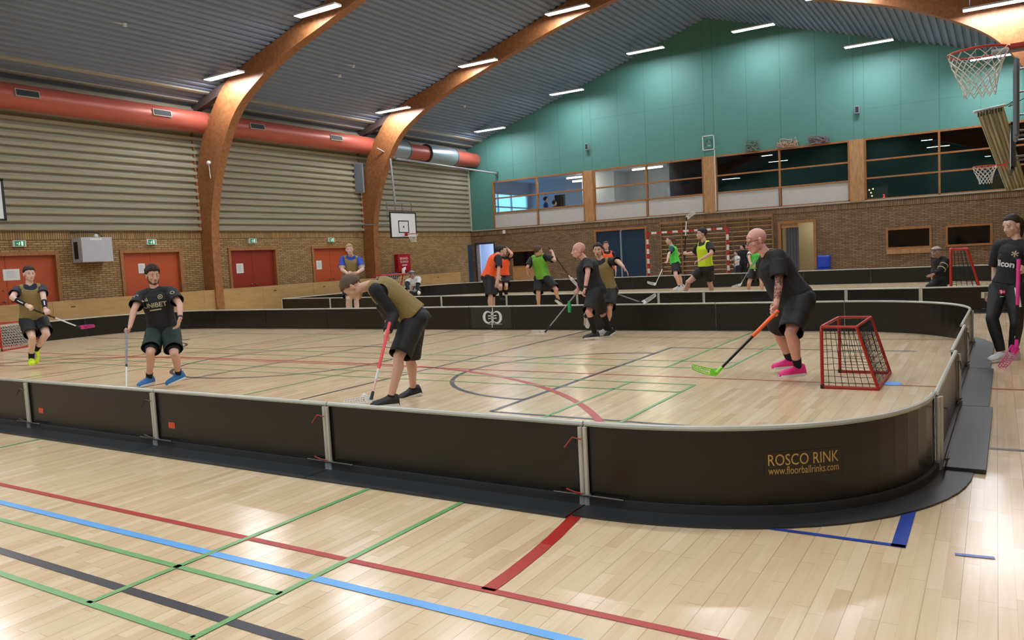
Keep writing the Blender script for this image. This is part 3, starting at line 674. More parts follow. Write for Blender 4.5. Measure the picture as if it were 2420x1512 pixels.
# ------------------------------------------------------------------ goals
def net(b, corners, nu, nv, r=.003, sag=.0):
    a, b1, c, d = (Vector(p) for p in corners); nrm = (b1 - a).cross(d - a).normalized()
    def P(u, v):
        p = a * (1 - u) * (1 - v) + b1 * u * (1 - v) + c * u * v + d * (1 - u) * v
        return p + nrm * sag * math.sin(math.pi * u) * math.sin(math.pi * v) + Vector((0, 0, random.uniform(-.004, .004)))
    g = [[P(i / nu, j / nv) for j in range(nv + 1)] for i in range(nu + 1)]
    for row in g: b.tube(row, r, 4)
    for j in range(nv + 1): b.tube([g[i][j] for i in range(nu + 1)], r, 4)
def small_goal(mouth0, mouth1, hgt, back, label, top=.35, r=.017, nc=CORDB, post=REDP, mesh=.06, goaln='floorball_goal'):
    """mouth0, mouth1: feet of the two posts; back: vector to the rear base"""
    a, c = Vector(mouth0), Vector(mouth1); bk = Vector(back); up = Vector((0, 0, hgt)); ax = (c - a).normalized()
    o = thing(goaln, label, 'goal', tuple((a + c) / 2)); tp = bk * top
    rr = .05
    b = MB(); b.tube([a + Vector((0, 0, .0)), a + up - Vector((0, 0, rr)), a + up - Vector((0, 0, rr * .3)) + ax * rr * .3, a + up + ax * rr, c + up - ax * rr, c + up - Vector((0, 0, rr * .3)) - ax * rr * .3, c + up - Vector((0, 0, rr)), c], r, 10); b.build('front_frame', post, o, True)
    b = MB(); b.tube([a + Vector((0, 0, r)), a + bk + Vector((0, 0, r)), c + bk + Vector((0, 0, r)), c + Vector((0, 0, r))], r, 10); b.build('base_frame', post, o, True)
    b = MB(); b.tube([a + up, a + up + tp - ax * 0, c + up + tp, c + up], r * .9, 8); b.build('top_frame', post, o, True)
    for p in (a, c): b = MB(); b.tube([p + up + tp, p + bk + Vector((0, 0, r))], r * .9, 8); b.build('rear_stay', post, o, True)
    nb = MB(); w_ = (c - a).length
    net(nb, [a + up + tp, c + up + tp, c + bk, a + bk], max(4, int(w_ / mesh)), max(4, int(hgt / mesh)), nc_r(r), .03)
    for p in (a, c): net(nb, [p + up, p + up + tp, p + bk, p], max(3, int(bk.length / mesh)), max(4, int(hgt / mesh)), nc_r(r))
    nb.build('net', nc, o)
    for p in (a, c): b = MB(); b.tube([p, p + Vector((0, 0, .04))], r * 1.25, 8); b.build('foot_cap', BLACKM, o)
    return o
def nc_r(r): return .0035 if r < .02 else .006
small_goal((-1.52, 8.36, 0), (-1.52, 9.42, 0), .635, (.52, 0, 0), 'small red goal with black net standing right of the bald man in pink shoes', top=.64)
small_goal((-19.95, 7.9, 0), (-19.16, 8.76, 0), .62, (-.62, 1.2, 0), 'small red goal at the left edge behind the player with yellow shoes', nc=CORD, top=.5)
small_goal((-.84, 19.3, 0), (-.90, 20.8, 0), 1.18, (.62, 0, 0), 'red goal of the rear rink beside the kneeling goalkeeper in black', top=.5, r=.028, mesh=.11)
small_goal((-19.0, 21.6, 0), (-19.0, 23.2, 0), 1.12, (-.7, 0, 0), 'red goal of the rear rink behind the goalkeeper in white', top=.45, r=.026, nc=CORD, mesh=.12)
# handball goal
gy = 29.75; gl, gr = at_Y(1530, 555, gy), at_Y(1719, 545, gy); gz = 2.16
o = thing('handball_goal', 'large handball goal with red and white banded posts in front of the wall bars', 'goal', ((gl.x + gr.x) / 2, gy, 0))
WB = mat('goal_white', 'D5D2CC', .4)
def banded(name, p, q, n, first):
    p, q = Vector(p), Vector(q); d = (q - p).normalized(); u = Vector((0, 1, 0)); w_ = d.cross(u)
    b = MB()
    for i in range(n):
        a = p + (q - p) * i / n; c = p + (q - p) * (i + 1) / n
        b.obox((a + c) / 2, d, u, w_, (c - a).length / 2, .04, .04, (i + first) % 2)
    return b.build(name, [REDP, WB], o)
banded('goal_post', (gl.x, gy, 0), (gl.x, gy, gz), 11, 0); banded('goal_post', (gr.x, gy, 0), (gr.x, gy, gz), 11, 0); banded('crossbar', (gl.x - .04, gy, gz + .04), (gr.x + .04, gy, gz + .04), 15, 0)
for x in (gl.x, gr.x):
    b = MB(); b.tube([(x, gy, gz), (x, gy + .55, gz - .1), (x, gy + 1.0, .03), (x, gy, .03)], .015, 6); b.build('net_bracket', STEEL, o)
b = MB(); net(b, [(gl.x, gy + .6, gz - .05), (gr.x, gy + .6, gz - .05), (gr.x, gy + 1, .03), (gl.x, gy + 1, .03)], 26, 18, .003, .06); b.build('net', mat('grey_net', '77705F', .8), o)
# wall bars
o = thing('wall_bars', 'wide set of wooden wall bars behind the handball goal', 'wall bars', (-9.7, YE - .15, 0))
x0, x1 = -12.3, -7.6; n = 5
for i in range(n + 1):
    x = x0 + (x1 - x0) * i / n; b = MB(); b.box((x - .02, YE - .2, .05), (x + .02, YE - .02, 2.75)); b.build('upright', mat('aged_beech', '8A6640', .5), o)
for j in range(14):
    z = .2 + j * .188
    b = MB(); b.tube([(x0, YE - .16, z), (x1, YE - .16, z)], .021, 6); b.build('bar', mat('light_beech', 'AD8455', .4), o, True)
b = MB(); b.box((x0, YE - .24, 2.6), (x1, YE - .2, 2.7)); b.build('top_bar', mat('aged_beech', '8A6640', .5), o)

# ------------------------------------------------------------------ fixtures on the left wall
def exit_sign(y, label):
    z0, z1 = 2.5, 2.67; o = thing('exit_sign', label, 'exit sign', (XL + .06, y, z0))
    b = MB(); b.box((XL + .0, y - .16, z0), (XL + .08, y + .16, z1)); b.build('housing', WHITE, o)
    b = MB(); b.box((XL + .08, y - .13, z0 + .015), (XL + .085, y + .13, z1 - .015)); f = b.build('green_face', mat('exit_green', '1E7A4C', .5, emit=.35, noise_amt=0), o)
    b = MB(); X = XL + .088; wm = mat('exit_white', 'DFF5E8', .5, emit=.5, noise_amt=0)
    b.box((X, y + .035, z0 + .03), (X + .002, y + .085, z1 - .03)); b.box((X, y - .02, z0 + .1), (X + .002, y, z0 + .125))
    b.add([(X + .001, y - .035, z0 + .03), (X + .001, y - .02, z0 + .03), (X + .001, y + .01, z0 + .095), (X + .001, y - .025, z0 + .1)], [(0, 1, 2, 3)]); b.add([(X + .001, y - .09, z0 + .08), (X + .001, y - .04, z0 + .07), (X + .001, y - .04, z0 + .085), (X + .001, y - .09, z0 + .095)], [(0, 1, 2, 3)])
    b.build('running_figure', wm, f)
for y, l in ((10.92, 'first'), (14.8, 'second'), (18.7, 'third'), (22.55, 'fourth')): exit_sign(y, 'green emergency exit sign above the %s red door from the left' % l)
def notice(y, z, w_, h_, label):
    o = thing('paper_notice', label, 'notice', (XL - .09, y, z)); b = MB(); b.box((XL - .089, y - w_ / 2, z - h_ / 2), (XL - .086, y + w_ / 2, z + h_ / 2)); b.build('sheet', PAPER, o)
    b = MB()
    for k in range(6): b.box((XL - .086, y - w_ * .32, z + h_ * (.28 - .11 * k)), (XL - .0855, y + w_ * (.32 if k % 2 else .2), z + h_ * (.31 - .11 * k)))
    b.build('printed_lines', mat('faint_print', '9A9AA6', .7), o)
for x, y, w_, h_, l in ((27, 649, .42, .3, 'landscape white sheet taped on the leftmost red door'), (335, 634, .22, .3, 'white sheet on the red door behind the man in black'), (567, 634, .3, .34, 'white notice on the dark red door, third from the left'), (754, 626, .28, .34, 'white notice on the fourth red door, farthest one')):
    p = at_X(x, y, XL - .09); notice(p.y, p.z, w_, h_, l)
# projector cabinet
o = thing('wall_cabinet', 'light grey metal cabinet hung high on the brick wall between two red doors', 'cabinet', (XL, 12.8, 2.0))
b = MB(); b.box((XL, 12.35, 2.02), (XL + .5, 13.25, 2.72)); b.build('body', mat('cabinet_grey', 'B4B6BC', .4, .1), o)
b = MB(); b.box((XL + .12, 12.335, 2.12), (XL + .3, 12.35, 2.6)); b.build('vent_slot', BLACKM, o)
b = MB(); b.box((XL + .5, 12.6, 2.64), (XL + .505, 12.95, 2.69)); b.build('label_plate', PAPER, o)
b = MB(); b.sphere((XL + .4, 12.85, 2.76), .06); b.build('round_fitting', WHITE, o, True)
b = MB(); b.tube(smooth_curve([(XL + .05, 12.3, 2.86), (XL + .15, 12.7, 2.88), (XL + .35, 12.95, 2.84), (XL + .42, 13.02, 2.72)]), .012, 6); b.build('cable', BLACKM, o, True)
# column loudspeaker by the farther arch, small unit on the nearer arch, fire cabinet
o = thing('column_speaker', 'tall slim grey loudspeaker mounted beside the farther arch', 'loudspeaker', (XL + .25, 24.4, 4.5))
b = MB(); b.obox((XL + .22, 24.22, 5.08), (.5, -.86, 0), (.86, .5, 0), (0, 0, 1), .05, .19, .6); b.build('case', mat('pale_steel', '9AA0A6', .4, .5), o)
b = MB(); b.obox((XL + .25, 24.17, 5.08), (.5, -.86, 0), (.86, .5, 0), (0, 0, 1), .052, .15, .55); b.build('grille', mat('speaker_grille', '5E646A', .6), o)
o = thing('pull_cord_unit', 'small pale fitting with hanging cord on the nearer arch', 'fitting', (-22.0, 16.55, 5.1))
p = at_Y(493, 385, 16.57); b = MB(); b.sphere(p, (.09, .06, .07)); b.build('fitting_body', WHITE, o, True)
b = MB(); b.tube([p, p + Vector((.06, -.02, -.5))], .012, 6); b.build('cord', WHITE, o)
o = thing('fire_hose_cabinet', 'red wall cabinet with white lettering on the brick wall beyond the farther arch', 'fire cabinet', (XL, 26.8, 1.2))
b = MB(); b.box((XL, 26.35, 1.15), (XL + .2, 27.2, 1.92)); b.build('cabinet_body', mat('fire_red', 'A01420', .35), o)
for t_, z, s in (('BRAND-', 1.68, .16), ('SLANGE', 1.54, .15)):
    text_obj('lettering', t_, s, lambda x, y, z=z: (XL + .203, 26.78 + x, z + y), PAPER, o)
b = MB(); b.box((XL + .2, 26.7, 1.24), (XL + .204, 26.86, 1.36)); b.box((XL + .2, 26.62, 1.42), (XL + .204, 26.95, 1.46)); b.build('white_symbol', PAPER, o)
# ------------------------------------------------------------------ basketball gear
BBW = mat('backboard_white', 'D4D5D4', .35, noise_amt=.02)
def hoop(c, out, parent, r=.21, cord=CORD, netl=.34):
    """c rim centre, out: unit vector from board towards rim"""
    c = Vector(c); out = Vector(out).normalized(); sd = Vector((-out.y, out.x, 0)); n = 24
    b = MB(); b.tube([c + out * r * math.cos(2 * math.pi * k / n) + sd * r * math.sin(2 * math.pi * k / n) for k in range(n)], .009, 8, closed=True); rim = b.build('rim', REDP, parent, True)
    b = MB(); b.obox(c - out * (r + .07), out, sd, (0, 0, 1), .07, .08, .012); b.obox(c - out * (r + .13), out, sd, (0, 0, 1), .01, .09, .07); b.build('bracket', REDP, parent)
    m = 12; b = MB(); lv = 7
    def Q(a, t):
        rr_ = r * (1 - .48 * min(1, t * 1.25)) + .01 * math.sin(a * 3 + t * 5); return c + (out * math.cos(a) + sd * math.sin(a)) * rr_ + Vector((0, 0, -netl * t)) + sd * .04 * t * t
    for k in range(m):
        for sgn in (1, -1): b.tube([Q(2 * math.pi * (k + sgn * j * .5) / m, j / lv) for j in range(lv + 1)], .0045, 4)
    b.build('net', cord, parent); return rim
# left wall unit suspended from a pipe
o = thing('basketball_backboard', 'white backboard with black square hanging near the left wall beyond the farther arch', 'basketball hoop', (-20.5, 24.8, 2.6))
X0, y0, y1, z0, z1 = -20.5, 24.03, 25.62, 2.57, 3.56
b = MB(); b.box((X0 - .03, y0, z0), (X0, y1, z1)); b.build('board', BBW, o)
b = MB()
for a in ((y0 - .02, z0 - .03, y1 + .02, z0 + .02), (y0 - .02, z1 - .02, y1 + .02, z1 + .03), (y0 - .03, z0, y0 + .03, z1), (y1 - .03, z0, y1 + .03, z1)): b.box((X0 - .035, a[0], a[1]), (X0 + .008, a[2], a[3]))
b.build('black_border', BLACKM, o)
b = MB(); ym = (y0 + y1) / 2
for a in ((-.33, .06, .33, .1), (-.33, .52, .33, .56), (-.33, .1, -.28, .52), (.28, .1, .33, .52)): b.box((X0, ym + a[0], z0 + .12 + a[1]), (X0 + .006, ym + a[2], z0 + .12 + a[3]))
b.box((X0, ym - .03, z0 + .38), (X0 + .006, ym + .03, z0 + .46)); b.build('aiming_square', BLACKM, o)
hoop((X0 + .45, ym, z0 + .12), (1, 0, 0), o)
b = MB()
for yy in (y0 - .05, y0 + .45, y0 + .9, y1 - .1): b.tube([(X0 - .1, yy, z1 - .2), (X0 - .1, yy, z1 + .42)], .018, 6)
b.tube([(X0 - .1, y0 - .1, z1 + .4), (X0 - .1, y1 - .1, z1 + .4)], .018, 6); b.tube([(X0 - .1, y0 - .1, z1 + .18), (X0 - .1, y1 - .1, z1 + .18)], .014, 6); b.build('carrier_frame', STEEL, o)
b = MB(); b.tube([(X0 - .1, 24.38, 5.72), (X0 - .1, 24.5, z1 + .4)], .04, 8); b.build('drop_pole', mat('grey_enamel', '8D9294', .4), o, True)
b = MB(); b.tube([(X0 - .12, 24.2, 3.1), (XL + .5, 23.2, 3.15)], .02, 6); b.build('side_strut', STEEL, o)
o = thing('ceiling_pipe', 'grey steel pipe running from the farther arch to the green end wall', 'pipe', (-20.6, 28, 5.7))
b = MB(); b.tube([(-20.6, 24.76, 5.74), (-20.6, YE, 5.62)], .045, 8); b.build('pipe_run', mat('grey_enamel', '8D9294', .4), o, True)
b = MB(); b.tube([(-20.6, 24.7, 5.76), (-21.2, 24.3, 6.2)], .02, 6); b.build('pipe_bracket', STEEL, o)
b = MB(); b.box((-20.65, YE - .12, 5.5), (-20.55, YE, 5.72)); b.build('wall_plate', STEEL, o)
# board at the left edge
o = thing('basketball_backboard', 'white backboard with black border cut by the left edge of the photo', 'basketball hoop', (-20.5, 8.9, 3.1))
b = MB(); b.box((X0 - .03, 7.97, 3.08), (X0, 9.77, 4.05)); b.build('board', BBW, o)
b = MB()
for a in ((7.95, 3.05, 9.79, 3.1), (7.95, 4.02, 9.79, 4.08), (7.95, 3.08, 8.0, 4.05), (9.73, 3.08, 9.79, 4.05)): b.box((X0 - .035, a[0], a[1]), (X0 + .008, a[2], a[3]))
b.build('black_border', BLACKM, o); hoop((X0 + .45, 8.87, 3.2), (1, 0, 0), o)
b = MB(); b.tube([(X0 - .05, 8.4, 3.8), (XL + .1, 8.4, 3.9)], .03, 8); b.build('wall_arm', STEEL, o); b = MB(); b.tube([(X0 - .05, 8.4, 3.3), (XL + .1, 8.4, 3.4)], .03, 8); b.build('wall_arm', STEEL, o)
# right wall hoops
h1 = at_depth(2312, 124, 6.1); h2 = at_depth(2328, 393, 15.2)
def right_hoop(c, label, tall=.67):
    o = thing('basketball_hoop', label, 'basketball hoop', tuple(c)); hoop(c, (-1, 0, 0), o)
    bx_ = c.x + .42; b = MB(); b.box((bx_, c.y - .9, c.z - .15), (bx_ + .03, c.y + .9, c.z + tall)); b.build('board', BBW, o)
    b = MB()
    for a in ((-.92, -.17, .92, -.12), (-.92, tall - .03, .92, tall + .02), (-.92, -.15, -.87, tall), (.87, -.15, .92, tall)): b.box((bx_ - .008, c.y + a[0], c.z + a[1]), (bx_ + .035, c.y + a[2], c.z + a[3]))
    b.build('black_border', BLACKM, o)
    b = MB()
    for yy in (-.45, .45): b.tube([(bx_ + .06, c.y + yy, c.z - .1), (bx_ + .06, c.y + yy, c.z + tall)], .022, 6); b.tube([(bx_ + .06, c.y + yy, c.z + .1), (XR - .0, c.y + yy, c.z + .1)], .022, 6); b.tube([(bx_ + .06, c.y + yy, c.z + tall - .1), (XR - .0, c.y + yy, c.z + tall - .1)], .022, 6)
    b.build('wall_arm', STEEL, o); return o
o = right_hoop(h1, 'large near basketball hoop with white net at the upper right corner', .9)
b = MB(); fx_ = h1.x + .25
for yy in (-.12, .3): b.tube([(fx_, h1.y + yy, h1.z - .12), (fx_, h1.y + yy, h1.z - .68)], .018, 8)
for zz in (-.12, -.3, -.48, -.68): b.tube([(fx_, h1.y - .12, h1.z + zz), (fx_, h1.y + .3, h1.z + zz)], .010 if zz not in (-.12, -.68) else .016, 6); b.tube([(fx_, h1.y + .3, h1.z + zz), (fx_ + .5, h1.y + .3, h1.z + zz)], .008, 6)
b.build('lower_frame', STEEL, o)
b = MB(); b.tube([(fx_ - .16, h1.y, h1.z - .02), (fx_ + .5, h1.y + .1, h1.z - .0)], .022, 8); b.build('support_bar', mat('grey_enamel', '8D9294'), o)
right_hoop(h2, 'small distant basketball hoop below the beige curtain at the right edge')
# gathered curtain strip
o = thing('gathered_curtain', 'beige curtain gathered in a slanting strip at the right edge above the farther hoop', 'curtain', tuple(at_depth(2340, 260, 17)))
A, B_ = at_depth(2308, 268, 17), at_depth(2370, 252, 17); C_, D_ = at_depth(2425, 440, 17), at_depth(2378, 452, 17)
b = MB(); n, m = 30, 16; vs = []
for j in range(m + 1):
    v = j / m; L_ = A.lerp(D_, v ** 1.05); R_ = B_.lerp(C_, v)
    for i in range(n + 1):
        u = i / n; p = L_.lerp(R_, u); p = p + Vector((0, 1, 0)) * (.022 * math.sin(u * 38) + .01 * math.sin(u * 90 + v * 4)); vs.append(p)
b.add(vs, [(j * (n + 1) + i, j * (n + 1) + i + 1, (j + 1) * (n + 1) + i + 1, (j + 1) * (n + 1) + i) for j in range(m) for i in range(n)])
q = b.build('cloth', mat('beige_cloth', 'B3A87F', .8, bump=.3), o, True); md = q.modifiers.new('t', 'SOLIDIFY'); md.thickness = .015
b = MB(); b.tube([A + Vector((-.06, 0, .03)), B_ + Vector((.06, 0, .03))], .03, 8); b.build('curtain_rail', WHITE, o)
b = MB()
for i in range(9): p = A.lerp(B_, (i + .5) / 9); b.tube([p + Vector((0, -.02, .02)), p + Vector((0, -.05, -.09))], .012, 5)
b.build('curtain_hooks', BLACKM, o)
b = MB(); b.tube(smooth_curve([B_ + Vector((.05, 0, 0)), B_ + Vector((.25, 0, .12)), at_depth(2400, 244, 17), Vector((XR, 14.9, 4.6))]), .01, 5); b.build('tie_cord', BLACKM, o)
# ------------------------------------------------------------------ end wall fixtures
o = thing('framed_sign', 'small white framed sign on the green wall above the second wooden column', 'sign', (-10.1, YE, 5.5))
fx0, fx1, fz0, fz1 = -10.36, -9.86, 5.52, 6.12
b = MB()
for a in ((fx0, fz0, fx1, fz0 + .03), (fx0, fz1 - .03, fx1, fz1), (fx0, fz0, fx0 + .03, fz1), (fx1 - .03, fz0, fx1, fz1)): b.box((a[0], YE - .14, a[1]), (a[2], YE - .11, a[3]))
for x, z in ((fx0, fz0), (fx1 - .02, fz0), (fx0, fz1 - .02), (fx1 - .02, fz1 - .02)): b.box((x, YE - .14, z), (x + .02, YE, z + .02))
b.build('wire_guard', WHITE, o)
b = MB(); b.box((-10.22, YE - .05, 5.62), (-10.0, YE, 6.0)); b.build('device', mat('teal_device', '4B8073', .5), o)
b = MB(); b.box((-10.16, YE - .055, 5.7), (-10.04, YE - .05, 5.72)); b.box((-10.13, YE - .055, 5.87), (-10.08, YE - .05, 5.93)); b.build('white_mark', WHITE, o)
b = MB(); b.box((-9.9, YE - .07, 3.0), (-9.87, YE - .05, 5.52)); tag(b.build('cable_conduit', WHITE), 'thin white conduit dropping along the second wooden column from the framed sign', 'conduit')
for x, z, l in ((-15.68, 6.32, 'small grey wall unit above the first wooden column'), (-4.42, 6.35, 'small grey wall unit above the third wooden column')):
    o = thing('wall_speaker', l, 'loudspeaker', (x, YE, z)); b = MB(); b.box((x - .08, YE - .16, z - .14), (x + .08, YE, z + .14)); b.build('case', mat('grey_plastic', '8E9096'), o); b = MB(); b.box((x - .06, YE - .165, z - .11), (x + .06, YE - .16, z + .11)); b.build('grille', DARKG, o)
o = tag((lambda b: b.build('wall_sensor', WHITE))(MB().box((-20.43, YE - .1, 2.7), (-20.31, YE - .03, 2.87))), 'small white sensor under the ledge at the left end of the upper windows', 'sensor')
# things lying on top of the window frames
random.seed(5)
for cx, w_, h_, col, nm, l in ((-8.35, .28, .42, '6E7A6A', 'shuttle_net_bundle', 'brownish netting bundle lying on the window frame, leftmost of three'), (-7.0, .45, .32, 'B59A86', 'shuttle_net_bundle', 'pale pinkish bundle on the window frame in the middle'), (-5.8, .4, .3, '7C6A6E', 'shuttle_net_bundle', 'dark and white bundle on the window frame, rightmost of three')):
    b = MB()
    for k in range(14):
        pts = [Vector((cx + random.uniform(-w_, w_), YE - .07 + random.uniform(-.05, .05), 5.3 + random.uniform(0, h_))) for _ in range(4)]; pts[0].z = 5.27; pts[-1].z = 5.27
        b.tube(smooth_curve(pts, 4), .014, 4)
    tag(b.build('netting_bundle', mat('bundle_' + col, col, .8)), l, 'netting')
o = thing('scoreboard', 'small lit display behind the last upper window by the third wooden column', 'display', (-4.0, YE + .2, 3.1))
b = MB(); b.box((-4.15, YE + .16, 2.98), (-3.45, YE + .26, 3.45)); b.build('housing', BLACKM, o)
text_obj('digits', '2', .16, lambda x, y: (-3.58 + x, YE + .155, 3.03 + y), mat('red_led', 'FF2A3A', emit=5, noise_amt=0), o)
b = MB()
for x, z in ((-4.08, 3.35), (-3.95, 3.38), (-4.02, 3.24), (-3.99, 3.12)): b.sphere((x, YE + .155, z), .025)
b.build('yellow_lights', mat('yellow_led', 'FFE08A', emit=3, noise_amt=0), o)
o = thing('lounge_curtain', 'dark curtain hanging in the lounge behind the first upper window', 'curtain', (-18.2, 35, 3.0))
b = MB(); vs = [(-19.3 + i * .06, 35.6 + .06 * math.sin(i * 1.9), z) for z in (2.95, 4.6) for i in range(11)]; b.add(vs, [(i, i + 1, 12 + i, 11 + i) for i in range(10)]); q = b.build('cloth', mat('dark_curtain', '24303A', .8), o); q.modifiers.new('t', 'SOLIDIFY').thickness = .02
for j, x in enumerate((-18.5, -18.2, -17.9, -17.55, -15.2, -14.95, -14.6, -14.3, -14.0, -13.6)):
    b = MB(); b.tube([(x, 34.3, 2.95), (x, 34.3, 3.45), (x, 34.3, 3.5)], [.03, .03, .11], 8); b.tube([(x, 34.3, 3.5), (x, 34.3, 3.75 + .05 * (j % 3)), (x, 34.3, 3.8 + .05 * (j % 3))], [.1, .09, .02], 8)
    tag(b.build('trophy', mat('trophy_silver', '9DA6B2', .25, .8), smooth=True), 'silver trophy cup on the lounge sill, number %s from the left' % word[j], 'trophy', 'trophies behind the upper windows')
b = MB(); b.box((-18.8, 34.15, HB), (-17.3, 34.45, 2.96)); b.box((-15.4, 34.15, HB), (-13.3, 34.45, 2.96)); tag(b.build('trophy_shelf', PINE), 'low wooden shelf carrying the trophies behind the upper windows', 'shelf')
# blue chair stack at the end wall
o = thing('plastic_chair', 'blue plastic chair standing against the end wall right of the corridor door', 'chair', (-5.7, YE - .4, 0))
BLU = mat('blue_plastic', '1F3FA8', .4)
b = MB(); n = 8; vs = []
for j in range(7):
    for i in range(n + 1):
        u = i / n - .5; vs.append((-5.7 + u * .5, YE - .12 - .1 * math.cos(u * 2.6) + .05 * (j / 6), .46 + j * .085))
b.add(vs, [(j * (n + 1) + i, j * (n + 1) + i + 1, (j + 1) * (n + 1) + i + 1, (j + 1) * (n + 1) + i) for j in range(6) for i in range(n)]); q = b.build('backrest', BLU, o, True); q.modifiers.new('t', 'SOLIDIFY').thickness = .02
b = MB(); b.box((-5.94, YE - .62, .44), (-5.46, YE - .2, .465)); b.build('seat', BLU, o)
for x in (-5.92, -5.48):
    for yy in (YE - .6, YE - .2): b = MB(); b.tube([(x, yy, .44), (x, yy, 0)], .012, 6); b.build('leg', STEEL, o)
# bag and helmet stuff on the plywood barrier by the rear left goal
b = MB(); b.sphere((-21.6, 25.0, 1.0), (.22, .42, .14)); b.sphere((-21.6, 25.35, 1.02), (.18, .25, .15)); tag(b.build('sports_bag', mat('purple_black_bag', '2B2440', .7, noise_amt=.5, scale=20), smooth=True), 'dark purple sports bag beside the rear left goal', 'bag')
o = thing('water_bottle', 'white bottle standing on the crossbar of the rear left goal', 'bottle', (-19.05, 23.0, 1.12))
b = MB(); b.tube([(-19.1, 22.95, 1.145), (-19.1, 22.95, 1.3), (-19.1, 22.95, 1.33)], [.06, .06, .03], 10); b.build('bottle_body', WHITE, o, True)
# ball
bp_ = at_z(861, 937, .036); b = MB(); b.sphere(bp_, .036, 20, 14)
ball = b.build('floorball', mat('ball_white', 'E6E6E6', .35, noise_amt=0), smooth=True); tag(ball, 'white perforated ball on the floor in front of the bending player', 'ball')
b = MB()
for i in range(18):
    ph = math.acos(1 - 2 * (i + .5) / 18); th_ = i * 2.39996; n_ = Vector((math.cos(th_) * math.sin(ph), math.sin(th_) * math.sin(ph), math.cos(ph))); t_ = n_.orthogonal().normalized()
    b.add([bp_ + n_ * .0362 + (t_ * math.cos(k * math.pi / 4) + n_.cross(t_) * math.sin(k * math.pi / 4)) * .005 for k in range(8)], [tuple(range(8))])
b.build('holes', INK, ball)
# ------------------------------------------------------------------ people
from mathutils.bvhtree import BVHTree
def remesh(name, b, voxel, smooth_it=3, fac=.5, mats=None):
    me = bpy.data.meshes.new('t'); me.from_pydata(b.v, [], b.f); me.update()
    ob = bpy.data.objects.new('t', me); COL.objects.link(ob)
    m = ob.modifiers.new('r', 'REMESH'); m.mode = 'VOXEL'; m.voxel_size = voxel
    if smooth_it: s = ob.modifiers.new('s', 'SMOOTH'); s.factor = fac; s.iterations = smooth_it
    dg = bpy.context.evaluated_depsgraph_get(); out = bpy.data.meshes.new_from_object(ob.evaluated_get(dg)); out.name = name
    bpy.data.objects.remove(ob); bpy.data.meshes.remove(me)
    for q in (mats or []): out.materials.append(q)
    out.polygons.foreach_set('use_smooth', [True] * len(out.polygons)); return out
def caps(b, pts, rs, n=14):
    """tapered limb with round ends"""
    pts = [Vector(p) for p in pts]
    b.tube(pts, list(rs), n); b.sphere(pts[0], rs[0] * .985, n, 8); b.sphere(pts[-1], rs[-1] * .985, n, 8)
def loft(b, rings, n=22, sq=2.0):
    """rings: (centre, lateral unit, front unit, half width, front depth, back depth)"""
    vs = []; fs = []
    for c, l, f, w_, df, db in rings:
        for k in range(n):
            a = 2 * math.pi * k / n; ca, sa = math.cos(a), math.sin(a)
            x = math.copysign(abs(ca) ** (2 / sq), ca) * w_; y = math.copysign(abs(sa) ** (2 / sq), sa); y = y * (df if y > 0 else db)
            vs.append(c + l * x + f * y)
    m = len(rings)
    for j in range(m - 1):
        for k in range(n): fs.append((j * n + k, j * n + (k + 1) % n, (j + 1) * n + (k + 1) % n, (j + 1) * n + k))
    fs.append(tuple(range(n - 1, -1, -1))); fs.append(tuple(range((m - 1) * n, m * n)))
    b.add(vs, fs)
HR = Vector((cy, sy, 0)); HF = Vector((-sy, cy, 0))           # level right / away directions used to describe poses
def dirv(a, pitch=0):
    a = math.radians(a); p = math.radians(pitch); return (HR * math.cos(a) + HF * math.sin(a)) * math.cos(p) + Vector((0, 0, 1)) * math.sin(p)
def solve(par, x, y, L, sgn):
    """3D point on the sight line of (x, y) at bone length L from its parent joint, nearer (-1) or farther (+1)"""
    d = ray(x, y).normalized(); w_ = par - CAM; t = w_.dot(d); q = L * L - (w_.length_squared - t * t)
    if q <= 0: return par + (CAM + d * t - par).normalized() * L
    return CAM + d * (t + sgn * math.sqrt(q))
SKIN = mat('skin_light', 'D3A48E', .5, noise_amt=.06, scale=12); SKINR = mat('skin_ruddy', 'D49C8C', .5, noise_amt=.06, scale=12); SKINF = mat('skin_fair', 'DBB4A0', .5, noise_amt=.05, scale=12)
LIP = mat('lips', 'B5756C', .5, noise_amt=0); EYEW = mat('eye_white', 'A89C94', .3, noise_amt=0); IRIS = mat('iris', '2A221E', .2, noise_amt=0)
def tattoo_mat():
    m = bpy.data.materials.new('tattooed_skin'); nt, N, L, b = nodes(m); tc = N.new('ShaderNodeTexCoord')
    v = N.new('ShaderNodeTexVoronoi'); v.inputs['Scale'].default_value = 34; L.new(tc.outputs['Object'], v.inputs['Vector'])
    nz = N.new('ShaderNodeTexNoise'); nz.inputs['Scale'].default_value = 26; nz.inputs['Detail'].default_value = 3; L.new(tc.outputs['Object'], nz.inputs['Vector'])
    c1 = ramp(nt, nz.outputs['Fac'], [(.36, '23282A'), (.44, '5A5244'), (.51, 'A8705C'), (.58, '7C2A28'), (.66, '33403A'), (.74, 'B08A74')])
    mx = N.new('ShaderNodeMix'); mx.data_type = 'RGBA'; L.new(math_n(nt, 'LESS_THAN', v.outputs['Distance'], .62), mx.inputs[0]); mx.inputs[6].default_value = lin('B07F68'); L.new(c1, mx.inputs[7]); L.new(mx.outputs[2], b.inputs['Base Color']); b.inputs['Roughness'].default_value = .5; return m
TATTOO = tattoo_mat()

